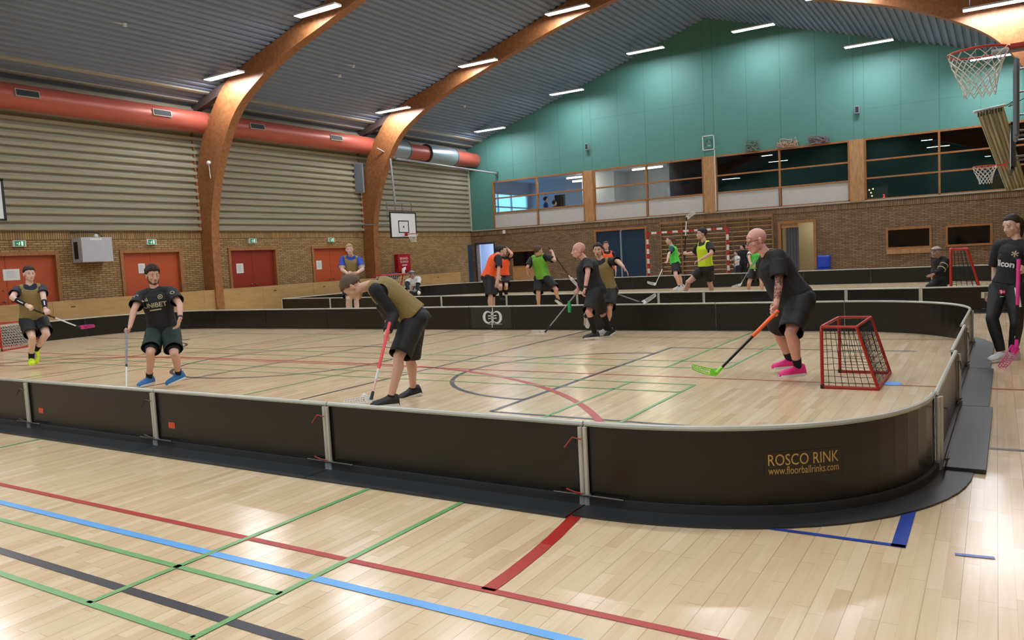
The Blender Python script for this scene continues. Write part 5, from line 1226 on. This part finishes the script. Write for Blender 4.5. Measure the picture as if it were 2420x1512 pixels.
# 1 left edge player
sx = px_dir((78, 731), (211, 782), 13.9)
S = person('player in olive vest and black arm bands running at the left edge', 1.93, 13.9, (79, 752), (67, 658), (69.5, 631), L=((103, 704, -1), (107, 729, -1), (111, 738, -1)), R=((28, 703, -1), (63, 721, -1), (74, 727, -1)),
    legR=((76, 797, -1), (74, 848, 1), 300, 0), legL=((110, 789, -1), (84, 828, 1), 285, -55), face=312, look=318, pitch=0, neck_s=-1, skin=SKINF, hands={'R': ('grip', sx), 'L': ('grip', sx)})
shirt(S, NAVY, frac=.55, flare=1.11); vest(S, KHAKI, hem=-.08); shorts(S, BLK2, frac=.8, flare=1.11); socks(S, SOCKB, .72); shoes(S, YSH, YSO, YSO); hair(S, HAIRB, .010, side=.03, nape=-.02, top=.02); brows(S, HAIRB)
for q in 'RL':
    b = MB(); e_, w_ = S['el' + q], S['wr' + q]; b.tube([e_.lerp(w_, .3), e_.lerp(w_, .6), e_.lerp(w_, .93)], [.049, .043, .035], 14); b.build('arm_band', SOCKB, S['o'], True)
    b = MB(); n_ = (CAM - e_).normalized(); a_ = (w_ - e_).normalized(); n_ = (n_ - a_ * n_.dot(a_)).normalized(); b.obox(e_.lerp(w_, .62) + n_ * .042, a_, a_.cross(n_), n_, .06, .008, .003); b.build('white_stripe', WSO, S['o'].children[-1])
tp = S['gripR'] - sx.normalized() * .05; st_ = stick('floorball stick with white shaft and pink blade held by the leftmost player', tp, solve(tp, 211, 782, .86, -1), .42, GRIPK, GRIPK, BLP, px_dir((211, 782), (243, 777), 13.5), shaft2=SHW, split=.5, bl=.26, bh=.075)

# 2 man in black jersey
sx = px_dir((306, 775), (300, 925), 10.5)
S = person('dark haired bearded man in a black jersey and green shorts with blue shoes, looking right', 1.8, 10.6, (385, 777), (362, 662), (359, 639), R=((317, 731, -1), (307, 772, -1), (305, 782, -1)), L=((425, 719, -1), (426, 752, -1), (421, 771, -1)),
    legR=((355, 834, -1), (352, 893, 1), 255, 0), legL=((412, 836, -1), (421, 884, 1), 235, -12), face=277, hface=280, look=312, pitch=-8, neck_s=-1, skin=SKIN, hands={'R': ('grip', sx), 'L': ('relax', -HR, 25)}, width=1.08, bulk=1.05)
shirt(S, BLK, frac=.72, flare=1.23, hem=-.12, wx=1.05, e=.018); shorts(S, DGR, frac=.8, flare=1.17); 
for q in 'RL':
    b = MB(); hp, kn = S['hip' + q], S['kn' + q]; b.tube([hp.lerp(kn, .6), hp.lerp(kn, .88)], [.086, .078], 18); b.build('base_layer', BLK2, S['o'], True)
socks(S, SOCKB, .80); shoes(S, BSH, WSO, WSO); hair(S, HAIRB, .016, side=.01, nape=-.05, top=.014, rough=.012); brows(S, HAIRB); beard(S, mat('beard_brown', '5A3A28', .8))
b = MB(); w_, h_ = S['wrL'], (S['wrL'] - S['elL']).normalized(); b.tube([w_ - h_ * .03, w_ - h_ * .005], .034, 14); b.build('wristwatch', BLACKM, S['o'], True)
CR = mat('cream_print', 'BFB48E', .7, noise_amt=.03); u_ = S['up']; rt = (-S['lat']); rt = (rt - u_ * rt.dot(u_)).normalized(); C0 = S['N'] + S['fr'] * .1
vs, fs = dense(*text_geo('UNIBET', .088, bold=.0015)); decal(S, S['shirt'], 'chest_lettering', vs, fs, C0 - u_ * .215, rt, u_, CR, 'cream lettering UNIBET')
vs, fs = rect(-.075, -.008, .075, .008, 8); decal(S, S['shirt'], 'chest_small_print', vs, fs, C0 - u_ * .25, rt, u_, CR)
vs = []; fs = []
for i, hh in enumerate((.022, .036, .05)): x = -.125 + i * .02; n_ = len(vs); vs += [(x, 0), (x + .014, 0), (x + .012 - .012, hh), (x - .012, hh)] if 0 else [(x - .004, 0), (x + .011, 0), (x + .0 - .004, hh), (x - .012, hh * .82)]; fs += [(n_, n_ + 1, n_ + 2, n_ + 3)]
decal(S, S['shirt'], 'three_bar_emblem', vs, fs, C0 - u_ * .12, rt, u_, CR)
vs = [((.03 if i % 2 else .03) * math.cos(i * math.pi / 12), .03 * math.sin(i * math.pi / 12)) for i in range(24)] + [(.021 * math.cos(i * math.pi / 12), .021 * math.sin(i * math.pi / 12)) for i in range(24)] + [(.012 * math.cos(i * math.pi / 3), .012 * math.sin(i * math.pi / 3)) for i in range(6)]
decal(S, S['shirt'], 'club_crest', vs, [(i, (i + 1) % 24, 24 + (i + 1) % 24, 24 + i) for i in range(24)] + [tuple(range(48, 54))], C0 - u_ * .085 + rt * .085, rt, u_, CR)
for q, n0 in (('R', 1), ('L', -1)):
    c_ = S['sh' + q].lerp(S['el' + q], .42); a_ = (S['sh' + q] - S['el' + q]).normalized(); r_ = (rt - a_ * rt.dot(a_)).normalized()
    vs = [(.028 * math.cos(i * math.pi / 10), .03 * math.sin(i * math.pi / 10)) for i in range(20)] + [(.020 * math.cos(i * math.pi / 10), .022 * math.sin(i * math.pi / 10)) for i in range(20)]
    decal(S, S['shirt'], 'sleeve_badge', vs, [(i, (i + 1) % 20, 20 + (i + 1) % 20, 20 + i) for i in range(20 if q == 'L' else 14)], c_, r_, a_, CR)
tp = S['gripR'] + Vector((0, 0, .025)); stick('floorball stick with grey grip and white shaft held upright by the man in black jersey', tp, solve(tp, 299, 930, .93, -1), .56, GRIPG, GRIPK, BLW, dirv(215), shaft2=SHW, split=.6, r=.013)

# 3 bending player
sx = px_dir((913, 758), (876, 945), 8.2)
S = person('player in olive vest over black sleeves bending far down over the ball', 1.86, 8.45, (978, 748), (880, 674), (829, 680), L=((937, 752, -1), (915, 785, -1), (907, 796, -1)), R=((902, 722, -1), (915, 750, 1), (911, 762, 1)),
    legL=((943, 842, -1), (922, 948, 1), 190, 0), legR=((968, 846, 1), (977, 931, 1), 190, -12), face=186, hface=185, look=188, pitch=-62, headup=Vector(HR * -1 + Vector((0, 0, -.1))), neck_s=-1, skin=SKIN, hands={'L': ('grip', sx, HR), 'R': ('grip', sx, HR)}, width=1.05)
shirt(S, BLK, full=True, hem=-.05); vest(S, KHAKI, hem=-.06, folds=.011, e=.034, neck=.09, arm=.098); shorts(S, BLK2, frac=.97, flare=1.14, folds=.009, e=.02); socks(S, SOCKB, .95); shoes(S, KSH, WSO, WSO); hair(S, mat('hair_short_brown', '5E4A38', .75, noise_amt=.3, scale=70), .011, side=-.0, nape=-.03, top=.012, rough=.007); brows(S, HAIRB)
tp = S['gripL'].lerp(S['gripL'] - sx.normalized() * .155, 1); stick('floorball stick with coral red grip leading down to the white ball', tp, solve(tp, 877, 944, .92, -1), .62, GRIPR, SHW, BLW, dirv(200), shaft2=mat('pink_white_shaft', 'E6B8B4', .35), split=.75, r=.0135)

# 4 bald man with goatee walking
sx = px_dir((1360, 696), (1290, 784), 13.7)
S = person('bald man with grey goatee in black kit and tall socks walking left with a stick', 1.84, 13.75, (1405, 684), (1375, 592), (1358, 577), L=((1389, 646, -1), (1383, 681, -1), (1376, 692, -1)), R=((1370, 652, 1), (1366, 682, -1), (1361, 693, -1)),
    legL=((1391, 737, -1), (1405, 787, 1), 190, 0), legR=((1421, 737, 1), (1441, 783, 1), 200, -25), face=186, look=184, pitch=-4, neck_s=-1, skin=SKINR, bulk=1.12, tb=1.5, belly=.08, width=1.08, headk=1.1, hands={'R': ('grip', sx), 'L': ('relax', HR, 45)})
shirt(S, BLK, frac=.72, flare=1.19, hem=-.14, wx=1.05); shorts(S, BLK2, frac=.96, flare=1.17); socks(S, SOCKB, .2); shoes(S, KSH, WSO); pass; beard(S, mat('grey_goatee', '6A625C', .9), True)
b = MB(); w_, h_ = S['wrL'], (S['wrL'] - S['elL']).normalized(); b.tube([w_ - h_ * .035, w_ - h_ * .0], .035, 12); b.build('wristwatch', BLACKM, S['o'], True)
tp = S['gripR'] - sx.normalized() * .08; hl = solve(tp, 1288, 785, .98, -1); stick('floorball stick with grey shaft and white blade trailed by the bald man with goatee', tp, hl, .3, GRIPG, SHG, BLW, px_dir((1284, 790), (1248, 792), 13.4), shaft2=SHK, split=.85, flat=dirv(270))
p = tp.lerp(hl, .30) + dirv(270) * .03; b = MB(); b.tube([p + Vector((0, 0, .03)), p + Vector((.01, 0, -.06)), p + Vector((0, 0, -.17))], [.02, .036, .03], 10); tag(b.build('green_cloth', mat('green_cloth', '2FA45A', .7), smooth=True), 'small bright green roll hanging at the stick of the bald man with goatee', 'cloth')

# 5 shouting man with outstretched arm
sx = px_dir((1432, 686), (1519, 716), 14.3)
S = person('shouting man in olive vest with one arm stretched out behind a bald man', 1.84, 14.45, (1437, 684), (1415, 597), (1409, 577), L=((1460, 617, -1), (1473, 630, -1), (1481, 640, -1)), R=((1402, 650, 1), (1425, 680, 1), (1434, 686, 1)),
    legL=((1440, 730, -1), (1430, 780, 1), 200, 0), legR=((1406, 727, -1), (1384, 748, 1), 195, -78), face=245, hface=200, look=256, pitch=0, neck_s=-1, skin=SKIN, hands={'R': ('grip', sx), 'L': ('relax', Vector((0, 0, -1)), 12)})
shirt(S, BLK, frac=.9, flare=1.08, hem=-.1); vest(S, KHAKI, hem=-.14, neck=.1); shorts(S, BLK2, frac=.9, flare=1.15); socks(S, SOCKB, .55); shoes(S, WSH, WSO, WSO); hair(S, HAIRB, .012, side=.0, nape=-.05, top=.01); brows(S, HAIRB)
b = MB(); b.sphere(S['HP'](0, .092, -.072), (.017, .010, .015), 12, 8, ax=S['HM']); b.build('open_mouth', mat('mouth_dark', '3A1414', .6), S['o'], True)
tp = S['gripR']; stick('floorball stick with light shaft and white blade pointing right behind the bald man', tp, solve(tp, 1519, 716, .82, -1), .3, GRIPK, SHG, BLW, px_dir((1521, 714), (1553, 699), 14.2), shaft2=SHG, split=.6, bl=.27, flat=dirv(270), bh=.085)

# 6 bald man with glasses, pink shoes
sx = px_dir((1823, 750), (1692, 882), 8.4)
S = person('bald man with glasses and tattooed arms in black clothes and pink shoes, leaning forward', 1.86, 8.55, (1880, 704), (1807, 596), (1786, 567), L=((1841, 668, -1), (1834, 722, -1), (1826, 742, -1)), R=((1838, 660, 1), (1832, 720, -1), (1822, 741, 0.0001)),
    legL=((1868, 788, -1), (1885, 868, 1), 188, 0), legR=((1836, 780, 1), (1866, 851, 1), 184, 0), face=186, hface=186, look=184, pitch=-14, neck_s=-1, skin=SKINR, bulk=1.14, tb=1.38, belly=.06, hands={'L': ('grip', sx, HR), 'R': ('grip', sx, HR)}, width=1.1, voxel=.0055, headk=1.07, calf=1.15)
o = S['o']; o.data.materials.append(TATTOO)
for p in o.data.polygons:
    for q, lo, hi in (('L', -.75, .75), ('R', -.6, .7)):
        e_, w_ = S['el' + q], S['wr' + q]; a_ = (w_ - e_); t = (p.center - e_).dot(a_) / a_.length_squared; s_ = S['sh' + q]; au = (e_ - s_); tu = (p.center - s_).dot(au) / au.length_squared
        if (-.05 < t < hi and (p.center - (e_ + a_ * t)).length < .06) or (.3 < tu <= 1.05 and (p.center - (s_ + au * tu)).length < .07): p.material_index = 1
shirt(S, BLK, frac=.80, flare=1.23, hem=-.12, wx=1.04, folds=.007); shorts(S, BLK2, frac=.93, flare=1.18, e=.022); socks(S, SOCKB, .74); shoes(S, PSH, WSO, mat('magenta_lace', 'C21468', .6), high=.006)
for so in [c for c in S['o'].children if c.name.startswith('shoe')]: pass
HP = S['HP']
b = MB()
for s in (-1, 1):
    b.tube([HP(s * .033 + .027 * math.cos(a * math.pi / 8), .108, .004 + .021 * math.sin(a * math.pi / 8)) for a in range(16)], .0028, 6, closed=True); b.tube([HP(s * .060, .106, .010), HP(s * .080, .06, .012), HP(s * .084, -.012, .004)], .003, 6)
b.tube([HP(-.008, .109, .008), HP(.008, .109, .008)], .003, 6); g_ = b.build('glasses', BLACKM, S['o'], True)
u_ = Vector((0, 0, 1)); hp, kn = S['hipL'], S['knL']; sh_ = [c for c in S['o'].children if c.name.startswith('shorts')][0]
vs = [(-.035, .004), (-.022, -.012), (.0, -.008), (.04, .02), (.0, -.001), (-.016, -.003), (-.026, .003)]; decal(S, sh_, 'swoosh_mark', vs, [(0, 1, 2, 5, 6), (2, 3, 4, 5)], hp.lerp(kn, .82) + HR * .02, HR, u_, WSO, 'small white tick mark')
tp = S['gripL'] - sx.normalized() * .05; stick('floorball stick with orange grip, black shaft and neon green blade', tp, solve(tp, 1692, 882, 1.0, -1), .42, GRIPO, SHK, BLG, px_dir((1692, 890), (1640, 882), 8.35), split=.6, r=.018, flat=dirv(270), bl=.25)

# 7 woman at the right edge
sx = px_dir((2413, 620), (2403, 813), 9.0)
S = person('woman with dark ponytail in a black tracksuit and jersey standing at the right edge', 1.77, 9.2, (2379, 676), (2404, 563), (2389, 526), R=((2352, 632, 1), (2349, 684, -1), (2342, 699, -1)), L=((2444, 632, -1), (2424, 640, -1), (2414, 633, -1)),
    legL=((2402, 765, -1), (2394, 843, 1), 192, 0), legR=((2345, 753, -1), (2367, 836, 1), 200, 0), face=212, hface=205, look=196, pitch=-14, neck_s=1, skin=SKINF, female=True, hands={'L': ('grip', sx), 'R': ('relax', HF, 20)}, shoulder_drop=.06)
shirt(S, BLK, frac=.85, flare=1.15, hem=-.06, folds=.006); shorts(S, BLK2, name='track_trousers', long=True, folds=.007, top=.12, e=.008); shoes(S, WSH, WSO, WSO); hair(S, HAIRB, .010, side=.02, nape=-.045, top=.004, rough=.003, front=.075); brows(S, HAIRB)
ponytail(S, HAIRB, [(0, -.10, .05), (0, -.15, .01), (0, -.14, -.08), (.0, -.10, -.16)], .035)
u_ = S['up']; rt = -S['lat']; rt = (rt - u_ * rt.dot(u_)).normalized(); C0 = S['N'] + S['fr'] * .12
vs, fs = dense(*text_geo('llcon', .10, bold=.003)); decal(S, S['shirt'], 'chest_lettering', vs, fs, C0 - u_ * .29 - rt * .01, rt, u_, WSO, 'white chest lettering')
vs, fs = dense(*text_geo('*', .16, bold=.002)); decal(S, S['shirt'], 'round_crest', vs, fs, C0 - u_ * .21 + rt * .07, rt, u_, CR)
tr = [c for c in S['o'].children if c.name.startswith('track_trousers')][0]; FR = mat('flag_red', 'C8202C', .6, noise_amt=0)
cN = (CAM - S['P']); cN.z = 0; cN.normalize(); cR = Vector((-cN.y, cN.x, 0)); c_ = S['P'] - Vector((0, 0, .06)) - cR * .045
vs, fs = rect(-.03, -.024, .03, .024); decal(S, tr, 'flag_badge', vs, fs, c_, cR, Vector((0, 0, 1)), FR)
for r_ in ((-.03, -.0045, .03, .0045), (-.014, -.024, -.005, .024)): vs, fs = rect(*r_); q = decal(S, tr, 'flag_cross', vs, fs, c_ + cN * .0, cR, Vector((0, 0, 1)), WSO); q.location = cN * .003
vs, fs = rect(-.022, -.006, .022, .006); decal(S, tr, 'badge_print', vs, fs, c_ - Vector((0, 0, .055)), cR, Vector((0, 0, 1)), CR)
b = MB(); hp, kn, an = S['hipL'], S['knL'], S['anL']
vs, fs = rect(-.022, -.19, .022, .03, 2); decal(S, tr, 'side_stripe', [(x + (y * -.12), y) for x, y in vs], fs, hp + cR * .02 + Vector((0, 0, .0)), cR, Vector((0, 0, 1)), WSO)
vs, fs = rect(-.008, -.2, .008, .1, 2); decal(S, tr, 'side_stripe', vs, fs, kn.lerp(an, .6), cR, (kn - an).normalized(), WSO)
tp = S['gripL'] + Vector((0, 0, .10)); stick('floorball stick with pink grip and pink blade held upright by the woman', tp, solve(tp, 2402, 822, .98, -1), .52, GRIPP, SHK, BLP, px_dir((2402, 822), (2374, 876), 8.8), split=.6, r=.017, bl=.26, bh=.1)
b = MB(); c_ = at_depth(2333, 697, 9.5); b.obox(c_, HR, HF, Vector((0, 0, 1)), .055, .03, .035); tag(b.build('cardboard_box', mat('beige_card', 'B9A98C', .8)), 'small beige box held low in the right hand of the woman', 'box')

# 8 man in blue behind the bending player
S = person('tall man in blue jersey and olive vest standing with folded arms', 2.10, 20.3, (828, 664), (830, 606), (826, 590), R=((808, 637, -1), (821, 646, -1), (829, 646, -1)), L=((857, 636, -1), (843, 645, -1), (835, 646, -1)),
    legR=((823, 707, -1), (822, 757, 1), 265, 0), legL=((842, 707, -1), (845, 757, 1), 280, 0), face=275, look=285, neck_s=-1, skin=SKINF, voxel=.009)
shirt(S, BLU_, frac=.75, flare=1.11, voxel=.01)
for q in 'RL': b = MB(); a_, e_ = S['sh' + q], S['el' + q]; b.tube([a_.lerp(e_, .62), a_.lerp(e_, .74)], .083, 14); b.build('sleeve_band', WSO, S['o'], True)
vest(S, KHAKI, voxel=.011, hem=-.1); shorts(S, NAVY, frac=.85, voxel=.011); shoes(S, KSH, WSO); socks(S, SOCKB, .8); hair(S, HAIRL, .01, side=.01, nape=-.04, top=.01); brows(S, HAIRL)

# 9 orange, bending right
S = person('player in bright orange vest stooping with back turned, before the open doorway', 1.84, 18.3, (1154, 654), (1174, 604), (1180, 594), R=((1179, 636, -1), (1176, 662, -1), (1174, 671, -1)), legR=((1159, 700, -1), (1161, 748, 1), 10, 0), legL=((1165, 698, 1), (1168, 742, 1), 10, 0),
    face=20, look=40, pitch=-20, neck_s=1, skin=SKIN, voxel=.009)
shirt(S, BLK, frac=.8, flare=1.11, voxel=.01); vest(S, ORV, voxel=.011, hem=-.1, folds=.01); shorts(S, BLK2, frac=.97, flare=1.19, voxel=.011); shoes(S, KSH, WSO); socks(S, SOCKB, .85); hair(S, HAIRK, .012, side=-.01, nape=-.05, top=.01)
o9 = S['o']
# 10 orange, hand on head
S = person('player in orange vest with one hand on the head, behind the stooping orange player', 1.80, 21.6, (1188, 653), (1189, 604), (1190, 592), L=((1210, 600, -1), (1200, 588, 1), (1193, 585, 1)), R=((1178, 628, -1), (1180, 650, -1)), legR=((1183, 676, -1), (1184, 702, 1), 300, 0), legL=((1196, 675, -1), (1197, 700, 1), 320, 0),
    face=300, look=310, neck_s=-1, skin=SKIN, voxel=.01)
shirt(S, BLK, frac=.6, voxel=.012); vest(S, ORV, voxel=.012, hem=-.06); shorts(S, BLK2, frac=.85, voxel=.012); socks(S, SOCKB, .3); shoes(S, KSH, KSO); hair(S, HAIRB, .012, side=0, nape=-.04)
# 11 lime green back
sx = px_dir((1311, 599), (1363, 674), 18.8)
S = person('player in lime green vest seen from behind, raising a dark stick in one hand', 1.80, 19.0, (1282, 655), (1271, 603), (1272, 592), R=((1311, 615, -1), (1306, 597, 1), (1304, 590, 1)), L=((1246, 632, -1), (1250, 648, 1), (1253, 654, 1)), legL=((1272, 694, -1), (1273, 722, 1), 80, 0), legR=((1314, 684, -1), (1319, 706, 1), 50, -30),
    face=70, hface=60, look=30, neck_s=-1, skin=SKIN, voxel=.009, hands={'R': ('grip', sx)})
shirt(S, BLK, frac=.8, flare=1.11, voxel=.01); vest(S, GRV, voxel=.011, hem=-.1, folds=.01); shorts(S, BLK2, frac=.9, flare=1.19, voxel=.011); socks(S, SOCKW, .9); shoes(S, KSH, WSO); hair(S, HAIRM, .010, side=0, nape=-.05)
tp = S['gripR'] - sx.normalized() * .1; stick('dark floorball stick slanting down right from the lime green player', tp, solve(tp, 1352, 662, .93, -1), .4, GRIPK, SHK, BLW, px_dir((1352, 662), (1364, 678), 18.5), split=.6)
# 12 orange, mostly hidden
S = person('player in orange vest whose head shows just right of the shouting man', 1.9, 25, (1436, 637), (1434, 590), (1432, 579), legR=((1432, 670, -1), (1432, 700, 1), 270, 0), legL=((1440, 670, -1), (1441, 700, 1), 270, 0), face=270, look=265, neck_s=-1, skin=SKIN, voxel=.012)
shirt(S, BLK, frac=.6, voxel=.013); vest(S, ORV, voxel=.013); shorts(S, BLK2, frac=.8, voxel=.013); shoes(S, KSH, WSO); hair(S, HAIRM, .012, side=0, nape=-.05)
# 13 green girl
sx = px_dir((1578, 620), (1550, 672), 24.6)
S = person('woman with a brown ponytail in a bright green vest running left in the rear rink', 1.86, 24.8, (1596, 622), (1587, 578), (1582, 567), L=((1580, 602, -1), (1577, 617, -1), (1574, 622, -1)), R=((1604, 600, 1), (1592, 616, -1)), legL=((1597, 652, -1), (1605, 676, 1), 170, -10), legR=((1606, 652, 1), (1611, 676, 1), 150, -35),
    face=160, look=178, neck_s=-1, skin=SKINF, female=True, voxel=.011, hands={'L': ('grip', sx)})
shirt(S, mat('teal_jersey', '1E4A55', .7), frac=.6, voxel=.012); vest(S, GRV2, voxel=.012); shorts(S, BLK2, frac=.7, voxel=.012); socks(S, SOCKB, .88); shoes(S, WSH, WSO); hair(S, HAIRM, .010, side=-.01, nape=-.05); ponytail(S, HAIRM, [(0, -.1, .04), (0, -.16, .0), (0, -.17, -.1), (0, -.14, -.2)], .035)
tp = S['gripL']; stick('floorball stick with white shaft and blade held by the woman in green', tp, solve(tp, 1549, 672, .85, -1), .3, GRIPK, SHW, BLW, px_dir((1549, 674), (1531, 672), 24.5), split=.6, bl=.25, bh=.09, flat=dirv(270))
# 14 yellow vest, lunging
sx = Vector((0, 0, 1)) + HR * .13
S = person('tall dark haired player in neon yellow vest striding left with raised stick', 1.95, 18.3, (1668, 632), (1663, 556), (1655, 541), L=((1682, 598, -1), (1655, 614, -1), (1646, 617, -1)), R=((1640, 598, 1), (1622, 600, 1), (1615, 597, 1)), legR=((1625, 668, -1), (1612, 705, 1), 183, 0), legL=((1678, 670, 1), (1683, 706, 1), 200, -5),
    face=205, hface=190, look=182, neck_s=-1, skin=SKIN, voxel=.009, hands={'R': ('grip', sx), 'L': ('relax', Vector((0, 0, -1)), 25)})
shirt(S, BLK, frac=.75, flare=1.09, voxel=.01); vest(S, YEV, voxel=.01, hem=-.02, neck=.1, folds=.01); sh_ = shorts(S, BLK2, frac=.62, flare=1.19, voxel=.011); socks(S, SOCKW, .88); shoes(S, WSH, WSO); hair(S, HAIRK, .012, side=0, nape=-.05, top=.012); brows(S, HAIRK)
tp = S['gripR'] - Vector((0, 0, .12)); stick('dark and white floorball stick held straight up by the player in yellow', tp, solve(tp, 1623, 500, .98, 1), .3, GRIPK, SHK, BLW, px_dir((1623, 492), (1642, 478), 18.4), shaft2=SHW, split=.55, r=.016, bh=.09)
# 15 green, hidden behind glasses man
sx = px_dir((1783, 612), (1750, 672), 22.8)
S = person('player in green vest and black shorts mostly hidden behind the bald man with glasses', 1.82, 23, (1788, 637), (1785, 588), (1787, 576), R=((1770, 608, -1), (1773, 622, -1), (1776, 624, -1)), L=((1800, 610, -1), (1788, 624, -1)), legR=((1770, 669, -1), (1769, 694, 1), 250, 0), legL=((1800, 668, -1), (1802, 693, 1), 290, 0), face=225, look=200, neck_s=-1, skin=SKIN, voxel=.011, hands={'R': ('grip', sx)})
shirt(S, WJ, frac=.6, voxel=.012, hem=-.13); vest(S, GRV2, voxel=.012, hem=.02); shorts(S, BLK2, frac=.75, voxel=.012, flare=1.15); socks(S, SOCKB, .9); shoes(S, KSH, WSO); hair(S, HAIRM, .012)
tp = S['gripR'] - sx.normalized() * .22; stick('grey floorball stick slanting down left from the player hidden behind the bald man', tp, solve(tp, 1750, 673, .95, -1), .3, GRIPG, SHG, BLW, px_dir((1750, 675), (1740, 678), 22.5), split=.6)
# 16 child by the wall bars
S = person('child in a white top standing by the wall bars beside the handball goal', 1.30, 31.0, (1741, 629), (1741, 601), (1739, 594), face=200, look=180, neck_s=-1, skin=SKINF, voxel=.011, L=((1746, 616, -1), (1737, 622, -1)), R=((1734, 613, 1), (1728, 615, -1)))
shirt(S, WJ, frac=.7, voxel=.011, hem=-.25); shorts(S, NAVY, long=True, voxel=.011, name='trousers'); shoes(S, KSH, WSO); hair(S, HAIRB, .014, side=-.02, nape=-.06)
S = person('person in dark clothes standing behind the child by the wall bars', 1.62, 31.5, (1757, 620), (1756, 591), (1754, 583), face=230, look=200, neck_s=-1, skin=SKIN, voxel=.012)
shirt(S, BLK, full=True, voxel=.013); shorts(S, BLK2, long=True, voxel=.013, name='trousers'); shoes(S, KSH, KSO); hair(S, HAIRK, .02, side=-.03, nape=-.08)
# 17 goalkeeper in black
HEL = mat('helmet_white', 'B7A89A', .4)
def helmet(S, m, m2):
    HP, HM, hk = S['HP'], S['HM'], S['hk']; b = MB(); b.sphere(HP(0, -.02, .045), tuple(v * hk for v in (.105, .13, .105)), 20, 14, ax=HM)
    me = remesh('helmet', b, .012, 1, .5, [m]); cut(me, lambda p: (p - S['Hc']).dot(S['hf']) > .055 and (p - S['Hc']).dot(S['hu']) < .05); h = link('helmet', me, S['o'], thick=.008)
    b = MB()
    for z in (.03, -.0, -.03, -.06, -.09): b.tube([HP(.1 * math.sin(a), .02 + .115 * math.cos(a), z) for a in [i * .3 - 1.35 for i in range(10)]], .004, 5)
    for a in (-.8, -.3, .3, .8): b.tube([HP(.1 * math.sin(a), .02 + .115 * math.cos(a), z) for z in (.05, -.03, -.11)], .004, 5)
    b.build('face_cage', m2, h); b = MB(); b.tube([HP(.108 * math.sin(a), -.02 + .133 * math.cos(a), .075) for a in [i * math.pi / 10 for i in range(20)]], .009, 5, closed=True); b.build('helmet_stripe', BLACKM, h)
S = person('goalkeeper in black with a striped helmet kneeling beside the rear goal on the right', 1.70, 17.9, (2226, 655), (2222, 609), (2211, 597), L=((2222, 640, -1), (2206, 648, -1), (2199, 651, -1)), R=((2210, 636, 1), (2203, 650, -1)), legL=((2196, 678, -1), (2231, 682, 1), 0, -60), legR=((2200, 675, 1), (2236, 678, 1), 0, -60), face=190, look=188, neck_s=-1, skin=SKIN, voxel=.009, bulk=1.15, width=1.1)
shirt(S, BLK, full=True, voxel=.01, e=.03, hem=-.15); shorts(S, BLK2, long=True, voxel=.01, e=.04, name='padded_trousers'); shoes(S, KSH, WSO); helmet(S, HEL, STEEL)
for t in (.35, .75): b = MB(); a_, e_ = S['shL'], S['elL']; b.tube([a_.lerp(e_, t), a_.lerp(e_, t + .06)], .094, 14); b.build('sleeve_stripe', CR, S['o'], True)
# 18 goalkeeper in white
S = person('goalkeeper in a white jersey with black sleeves kneeling before the rear goal on the left', 1.75, 26.8, (979, 688), (976, 660), (974, 649), R=((962, 672, -1), (965, 686, -1)), L=((987, 676, -1), (989, 688, -1), (990, 692, -1)), legL=((985, 702, -1), (985, 706, 1), 100, -60), legR=((972, 702, -1), (970, 706, 1), 100, -60), face=290, look=295, neck_s=-1, skin=SKIN, voxel=.012, bulk=1.15, width=1.1)
b = MB(); shirt(S, BLK, full=True, voxel=.012, e=.02); shirt(S, WJ, frac=.7, voxel=.012, e=.035, hem=-.12, name='jersey', flare=1.08); shorts(S, BLK2, long=True, voxel=.013, e=.035, name='padded_trousers'); shoes(S, KSH, WSO); helmet(S, mat('helmet_grey', '8C8684', .4), STEEL)
u_ = S['up']; rt = -S['lat']; vs, fs = dense(*text_geo('78', .22, bold=.006)); jr = [c for c in S['o'].children if c.name.startswith('jersey')][0]; decal(S, jr, 'chest_number', vs, fs, S['N'] + S['fr'] * .1 - u_ * .33, rt, u_, BLACKM)
b = MB(); b.sphere(S['hdL'], .06, 12, 8); b.build('white_glove', WSO, S['o'], True)
# 19, 20 people in the lounge
for lb_, (x, y), D_ in (('seated person with dark curly hair and blue top in the lounge, in profile', (1290, 469), 39.6), ('lower seated person in the lounge right of the curly haired one', (1311, 478), 39.0)):
    hz = at_depth(x, y, D_); S = person(lb_, 1.62, D_, (x, y + 33), (x, y + 9), (x, y), face=10, look=5, neck_s=-1, skin=SKIN, voxel=.014, legR=((x + 18, y + 42, -1), (x + 18, y + 60, 1), 10, 0), legL=((x + 18, y + 41, 1), (x + 18, y + 60, 1), 10, 0))
    shirt(S, mat('royal_blue_top', '23459A', .7), full=True, voxel=.015); shorts(S, NAVY, long=True, voxel=.015, name='trousers'); hair(S, HAIRK, .03, side=-.03, nape=-.06, rough=.02)
bpy.context.view_layer.update()
